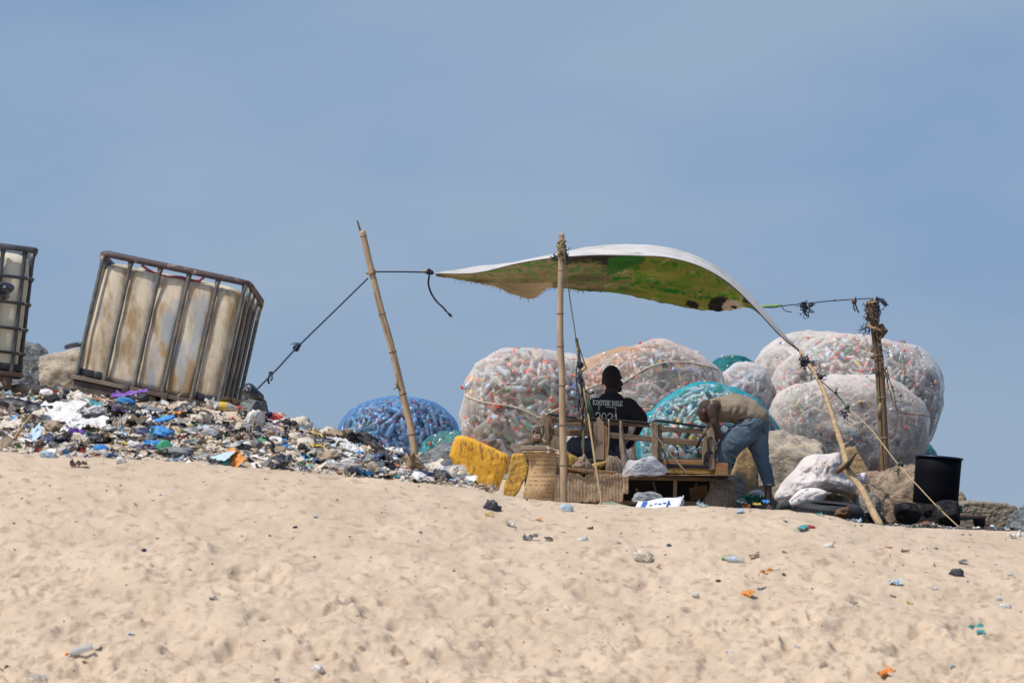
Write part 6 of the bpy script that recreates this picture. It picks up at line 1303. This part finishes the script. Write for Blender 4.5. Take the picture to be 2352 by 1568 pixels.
# trailing dark cloth
P = [(800, 1013), (822, 1016), (845, 1024), (862, 1040), (878, 1058), (893, 1072), (904, 1080), (895, 1088)]
Q = crom([hit(x, y, 25.9, 30)+Vector((0, 0, .02)) for x, y in P], 9); n = len(Q); V = []; nw = 15
for i, c in enumerate(Q):
    c = Vector(c); wd = .070*(.45+.75*math.sin(math.pi*min(1, (i+4)/n*.93)))*(1+.3*mn.noise(Vector((i*.25, 1, 0))))
    for j in range(nw):
        v = j/(nw-1)*2-1; q_ = Vector((i*.16, v*1.9, 3)); V.append(c+Vector((.035*mn.noise(q_*1.4), -.03, wd*v+.03*mn.noise(q_+Vector((0, 7, 0)))))+Vector((0, -1, .2))*(.04*(1-2*abs(mn.noise(Vector((i*.07, v*2.6, 8)))))+.05*(1-v*v)))
b = MB(); b.add(V, grid_faces(n, nw))
tag(b.build('trailing_cloth', mat('charcoal_fabric', (.030, .028, .036), (.07, .06, .06), scale=9, rough=.8)), 'long charcoal cloth trailing down the right slope of the heap', 'cloth')
# the mass of individual pieces
words = ['curled', 'crumpled', 'folded', 'ragged', 'torn', 'twisted', 'flat', 'wrinkled']
CW = {'cream': 34, 'white': 24, 'black': 22, 'tan': 12, 'navy': 5, 'blue': 3, 'teal': 2, 'purple': .6, 'red': .7, 'green': .9, 'brown': 4, 'pale blue': 4, 'grey': 5, 'orange': .4, 'yellow': 1, 'clear': 9}
ck = list(CW); cv = list(CW.values()); used = {}
for k in range(262):
    x, y = heap_point(); p = hit(x, y, 25.9, 30.2); s = rr.choices(range(18), [5]*8+[3]*6+[2]*4)[0]; c = rr.choices(ck, cv)[0]; sz = rr.choice((26, 32, 38, 46, 54, 66))*p.y/F
    if s >= 14: sz *= 1.5
    zone = ('left end', 'left part', 'middle', 'right part', 'far right tail')[min(4, int(x/225))]; rt = np.interp(x, RX, RY); cb = np.interp(x, CX, CY); f_ = (y-rt)/(cb-rt); hz = 'top' if f_ < .33 else 'mid slope' if f_ < .66 else 'foot'
    lab = '%s %s %s on the %s of the heap, %s' % (words[(s*3+k) % 8], c if c != 'clear' else 'see-through', KIND[s].replace('_', ' ').replace('crumpled ', ''), hz, zone)
    litter(s, c, p+Vector((0, 0, sz*.08)), sz, rr.uniform(0, 6.28), rr.gauss(.15, .45), rr.gauss(0, .35), lab, {'plastic_scrap': 'plastic scrap', 'crumpled_bag': 'plastic bag', 'plastic_strip': 'plastic strip'}[KIND[s]], 'litter on the heap', None, (1, 1, rr.uniform(.7, 1.4)))
b = MB()
for k in range(4600):
    x, y = heap_point(); d = rr.uniform(25.7, 30.5) if rr.random() < .35 else None
    if d: X = (x-1176)*d/F; p = Vector((X, d, gz(X, d))) if False else hit(x, y, 25.8, 30.4)
    else: p = hit(x, y, 25.8, 30.4)
    s = rr.choices(range(18), [4]*8+[1]*6+[4]*4)[0]; sz = rr.choice((5, 7, 10, 13, 17, 22))*p.y/F*(1.6 if s >= 14 else 1); c = rr.choices(ck, cv)[0]
    if c == 'clear': c = 'cream'
    V, Fc = SH[s]; M3 = Matrix.Rotation(rr.uniform(0, 6.28), 3, 'Z') @ Matrix.Rotation(rr.gauss(0, .5), 3, 'X') @ Matrix.Rotation(rr.gauss(0, .5), 3, 'Y')
    if s < 8: V2 = [V[i*15+j] for i in range(0, 15, 2) for j in range(0, 15, 2)]; F2 = grid_faces(8, 8)
    elif s < 14: 
        if k % 3: continue
        V2, F2 = V, Fc
    else: V2, F2 = V, Fc
    b.add([M3 @ (v*sz)+p+Vector((0, 0, sz*.1)) for v in V2], F2, KEYS.index(c))
tag(b.build('litter_crumbs', [LMAT[k] for k in KEYS]), 'small scraps of film, plastic and rag covering the heap', 'litter', kind='stuff')
# ---------------------------------------------------------------- litter on the open sand
FN = [(1132, 1160, 46, 'black', 9, 'black crumpled bag with a yellow tail on the sand near the foam block'), (1124, 1184, 20, 'yellow', 4, 'yellow scrap hanging below the black bag on the sand'), (1170, 1205, 26, 'white', 1, 'white scrap on the sand right of the black bag'), (330, 1265, 15, 'navy', 12, 'small navy lump alone on the left sand'),
 (181, 1064, 42, 'brown', 3, 'dark pointed scrap on the crest at the left'), (277, 1055, 34, 'white', 9, 'white blob on the left crest of the sand'), (113, 1040, 40, 'pale blue', 10, 'pale bag on the far left crest'), (155, 1044, 18, 'pale blue', 2, 'small pale blue scrap on the far left crest'),
 (32, 1204, 8, 'black', 12, 'tiny black bit at the left edge of the sand'), (50, 1148, 8, 'black', 11, 'tiny black bit below the left crest'), (362, 1237, 9, 'black', 10, 'tiny black bit above the small navy lump'), (620, 1232, 8, 'black', 9, 'tiny black bit in the middle left sand'), (678, 1212, 12, 'navy', 8, 'small dark scrap left of the white chip'), (724, 1190, 14, 'white', 2, 'white chip on the upper middle sand'),
 (436, 1311, 8, 'black', 8, 'tiny black bit in the left middle sand'), (490, 1372, 18, 'grey', 3, 'grey and white scrap in the left middle sand'), (369, 1139, 8, 'blue', 1, 'tiny blue bit below the left crest'), (524, 1148, 7, 'green', 1, 'tiny green bit below the crest'), (965, 1225, 8, 'brown', 8, 'tiny brown bit upper middle'), (1021, 1166, 12, 'navy', 14, 'small dark strip left of the black bag'), (722, 1282, 8, 'brown', 9, 'tiny brown bit in the centre left sand'), (1043, 1322, 9, 'black', 9, 'tiny black bit left of centre'),
 (225, 1490, 22, 'white', 4, 'curled white scrap above the capped bottle at lower left'), (299, 1459, 12, 'blue', 9, 'small blue scrap at lower left'), (307, 1461, 8, 'green', 9, 'tiny green bit beside the small blue scrap'), (731, 1531, 36, 'white', 9, 'white cup-like piece in a hollow near the bottom'), (726, 1517, 16, 'brown', 3, 'brown leaf-like scrap above the white cup-like piece'), (825, 1495, 20, 'clear', 4, 'see-through round scrap in the lower middle'), (85, 1556, 40, 'clear', 5, 'see-through film at the bottom left corner'), (10, 1548, 34, 'brown', 15, 'brown stick-like strip at the bottom left corner'), (193, 1527, 12, 'yellow', 2, 'yellow-brown bit right of the red cap'), (636, 1562, 16, 'grey', 2, 'grey scrap at the bottom edge'),
 (1221, 1232, 38, 'grey', 3, 'dark grey scrap on the sand under the centre pole'), (1259, 1237, 22, 'black', 2, 'black scrap right of the dark grey scrap'), (1355, 1214, 16, 'black', 1, 'black leaf-like scrap above the white bit'), (1337, 1236, 28, 'white', 10, 'white lump on the sand below the guy line'), (1478, 1272, 62, 'cream', 9, 'big crumpled dirty white bag in the middle of the sand'), (1536, 1252, 14, 'navy', 2, 'small dark blue scrap right of the dirty white bag'), (1300, 1165, 32, 'pale blue', 11, 'pale blue and white lump at the crest below the centre pole'), (1238, 1195, 16, 'orange', 5, 'orange-brown scrap below the bench front'),
 (1419, 1246, 14, 'white', 2, 'small white chip left of the dirty white bag'), (1757, 1309, 40, 'orange', 14, 'orange wrapper strip on the right-centre sand'), (1597, 1363, 20, 'white', 12, 'white lump in the centre sand'), (1718, 1360, 34, 'orange', 6, 'orange and red wrapper below the orange strip'), (1752, 1352, 22, 'navy', 3, 'dark scrap right of the orange and red wrapper'), (1734, 1274, 28, 'tan', 5, 'tan scrap above the orange strip'), (1861, 1207, 24, 'red', 10, 'red scrap on the crest in front of the tyre'), (1845, 1212, 26, 'teal', 2, 'pale teal scrap left of the red scrap'), (1903, 1251, 26, 'white', 10, 'white lump below the tyre'), (1800, 1270, 10, 'grey', 2, 'tiny grey scrap left of the white lump'),
 (1802, 1196, 14, 'white', 2, 'tiny white scrap under the tyre crest'), (1950, 1187, 22, 'grey', 14, 'dark strip at the crest by the husk'), (2197, 1312, 34, 'black', 11, 'black lump on the right sand'), (2212, 1288, 22, 'grey', 2, 'grey scrap above the black lump'), (2057, 1335, 32, 'pale blue', 5, 'see-through pale scrap on the right sand'), (2145, 1353, 18, 'white', 4, 'small white scrap left of the pair at the right edge'), (2089, 1386, 16, 'yellow', 4, 'yellow scrap on the right sand'), (2051, 1372, 14, 'grey', 3, 'grey bit left of the yellow scrap'), (2310, 1393, 28, 'white', 10, 'larger white lump at the right edge'), (2293, 1377, 18, 'white', 8, 'smaller white lump at the right edge'), (2235, 1441, 52, 'teal', 14, 'teal plastic strip at the lower right'), (2252, 1449, 20, 'teal', 6, 'small teal piece touching the teal strip'), (2037, 1545, 40, 'orange', 0, 'orange leaf-shaped piece at the bottom right'),
 (2320, 1316, 14, 'white', 12, 'white round bit high at the right edge'), (2284, 1296, 12, 'white', 9, 'white bit above the white round bit'), (1674, 1495, 18, 'white', 5, 'white bit lower middle left of the second'), (1830, 1493, 18, 'white', 6, 'white bit lower middle right of the first'), (2188, 1541, 14, 'pale blue', 8, 'pale blue bit by the bottom right'), (1963, 1387, 20, 'grey', 3, 'dark bits cluster right of centre'), (1800, 1320, 12, 'brown', 9, 'brown bit right of the orange strip'), (1650, 1334, 12, 'black', 8, 'black bit in a hollow in the centre'), (2080, 1265, 20, 'brown', 3, 'dark brown bit on the right crest sand'), (2040, 1253, 22, 'red', 17, 'thin red strip on the right crest sand'), (2150, 1262, 9, 'green', 2, 'tiny green bit on the right crest sand'), (2146, 1302, 9, 'red', 2, 'tiny red bit left of the black lump'), (1513, 1305, 10, 'red', 2, 'tiny red bit under the dirty white bag'), (2330, 1222, 36, 'white', 1, 'white upright scrap at the right crest before the grey rock'), (1880, 1180, 16, 'teal', 1, 'teal point sticking up at the crest before the tyre'), (1967, 1178, 24, 'pale blue', 1, 'pale pointed scrap at the crest right of the husk'), (1612, 1160, 28, 'pale blue', 3, 'pale pointed film at the crest before the bench end'), (1700, 1175, 20, 'pale blue', 2, 'pale bit at the crest right of the bench')]
for k, (x, y, sz, c, s, lab) in enumerate(FN):
    yy = max(y+sz*.25, np.interp(x, CX, CY)+3); p = hit(x, yy, 19, 25.8); S_ = sz*p.y/F*.95
    litter(s, c, p+Vector((0, 0, S_*.04)), S_, rr.uniform(-.5, .5), rr.uniform(.1, .5), rr.uniform(-.4, .4), lab, 'litter' if sz < 16 else {'plastic_scrap': 'plastic scrap', 'crumpled_bag': 'plastic bag', 'plastic_strip': 'plastic strip'}[KIND[s]], 'litter on the open sand', None, (1, .8, 2.3 if k < 2 else 1.7))
small_bottle(182, 1507, .17, (-.9, -.2, -.25), 0, 5, None, 'clear crushed bottle with an orange-red cap at lower left sand', 19, 25.5, .025)
small_bottle(1684, 1292, .15, (-1, .1, .12), 0, 4, 1, 'small white-labelled bottle with green cap in the sand', 19, 25.5, .02)
b = MB()
for k in range(900):
    x = rr.uniform(-10, 2360); cb = np.interp(x, CX, CY); y = cb+4+(1570-cb)*rr.random()**1.5
    if x < 1150 and rr.random() < .45: continue
    p = hit(x, y, 19, 25.8); s = rr.randrange(14); sz = rr.choice((1.6, 2.2, 3, 4, 6))*p.y/F; c = rr.choices(('brown', 'black', 'white', 'grey', 'pale blue', 'tan', 'teal', 'red'), (9, 6, 4, 5, 3, 6, .6, .6))[0]; V, Fc = SH[s]; M3 = Matrix.Rotation(rr.uniform(0, 6), 3, 'Z') @ Matrix.Rotation(rr.gauss(0, .4), 3, 'X')
    if s < 8: V = [V[i*15+j] for i in range(0, 15, 2) for j in range(0, 15, 2)]; Fc = grid_faces(8, 8)
    b.add([M3 @ (v*sz)+p+Vector((0, 0, sz*.15)) for v in V], Fc, KEYS.index(c))
tag(b.build('sand_crumbs', [LMAT[k] for k in KEYS]), 'tiny bits of debris dotted over the open sand', 'litter', kind='stuff')
b = MB()
for k in range(420):
    x = rr.uniform(1655, 2330); d = rr.uniform(33.2, 36.4); X = (x-1176)*d/F; p = Vector((X, d, gz(X, d))); s = rr.randrange(18); sz = rr.uniform(4, 15)*d/F; c = rr.choices(ck, cv)[0]; c = 'tan' if c == 'clear' else c
    V, Fc = SH[s]; M3 = Matrix.Rotation(rr.uniform(0, 6), 3, 'Z') @ Matrix.Rotation(rr.gauss(0, .5), 3, 'X'); b.add([M3 @ (v*sz)+p+Vector((0, 0, sz*.1)) for v in V], Fc, KEYS.index(c))
tag(b.build('yard_scraps', [LMAT[k] for k in KEYS]), 'bits of rubbish trodden into the dark ground by the rocks', 'litter', kind='stuff')
for (s, c, x, y, sz, lab) in ((4, 'blue', 1758, 1152, 22, 'blue and white bag behind the bare ankle'), (3, 'yellow', 1738, 1159, 22, 'yellow wrapper left of the bare foot'), (6, 'orange', 1712, 1162, 20, 'rusty red scrap left of the yellow wrapper'), (2, 'grey', 1702, 1152, 26, 'grey scrap at the bench end beside the net'), (5, 'blue', 1788, 1146, 20, 'small blue scrap right of the ankle')):
    p = px(x, y, 35.0); litter(s, c, p, sz*35/F, .3, .5, .1, lab, 'plastic scrap', 'scraps round the bare foot')
# labels that still coincide get their place told apart
seen = {}
for o in sorted((o for o in bpy.data.objects if o.parent is None and o.get('label')), key=lambda o: (round(o.matrix_world.translation.x*F/o.matrix_world.translation.y), o.name) if o.matrix_world.translation.y > 1 else (0, o.name)):
    seen.setdefault(o['label'], []).append(o)
for lb, os_ in seen.items():
    if len(os_) > 1:
        n_ = len(os_); wd = ('leftmost', 'rightmost') if n_ == 2 else ('leftmost', 'middle', 'rightmost') if n_ == 3 else None
        if wd is None: wd = ['%s from left' % q for q in ('first', 'second', 'third', 'fourth', 'fifth', 'sixth', 'seventh', 'eighth', 'ninth', 'tenth')[:n_]] if n_ <= 10 else None
        if wd:
            for o, q in zip(os_, wd): o['label'] = lb+', '+q
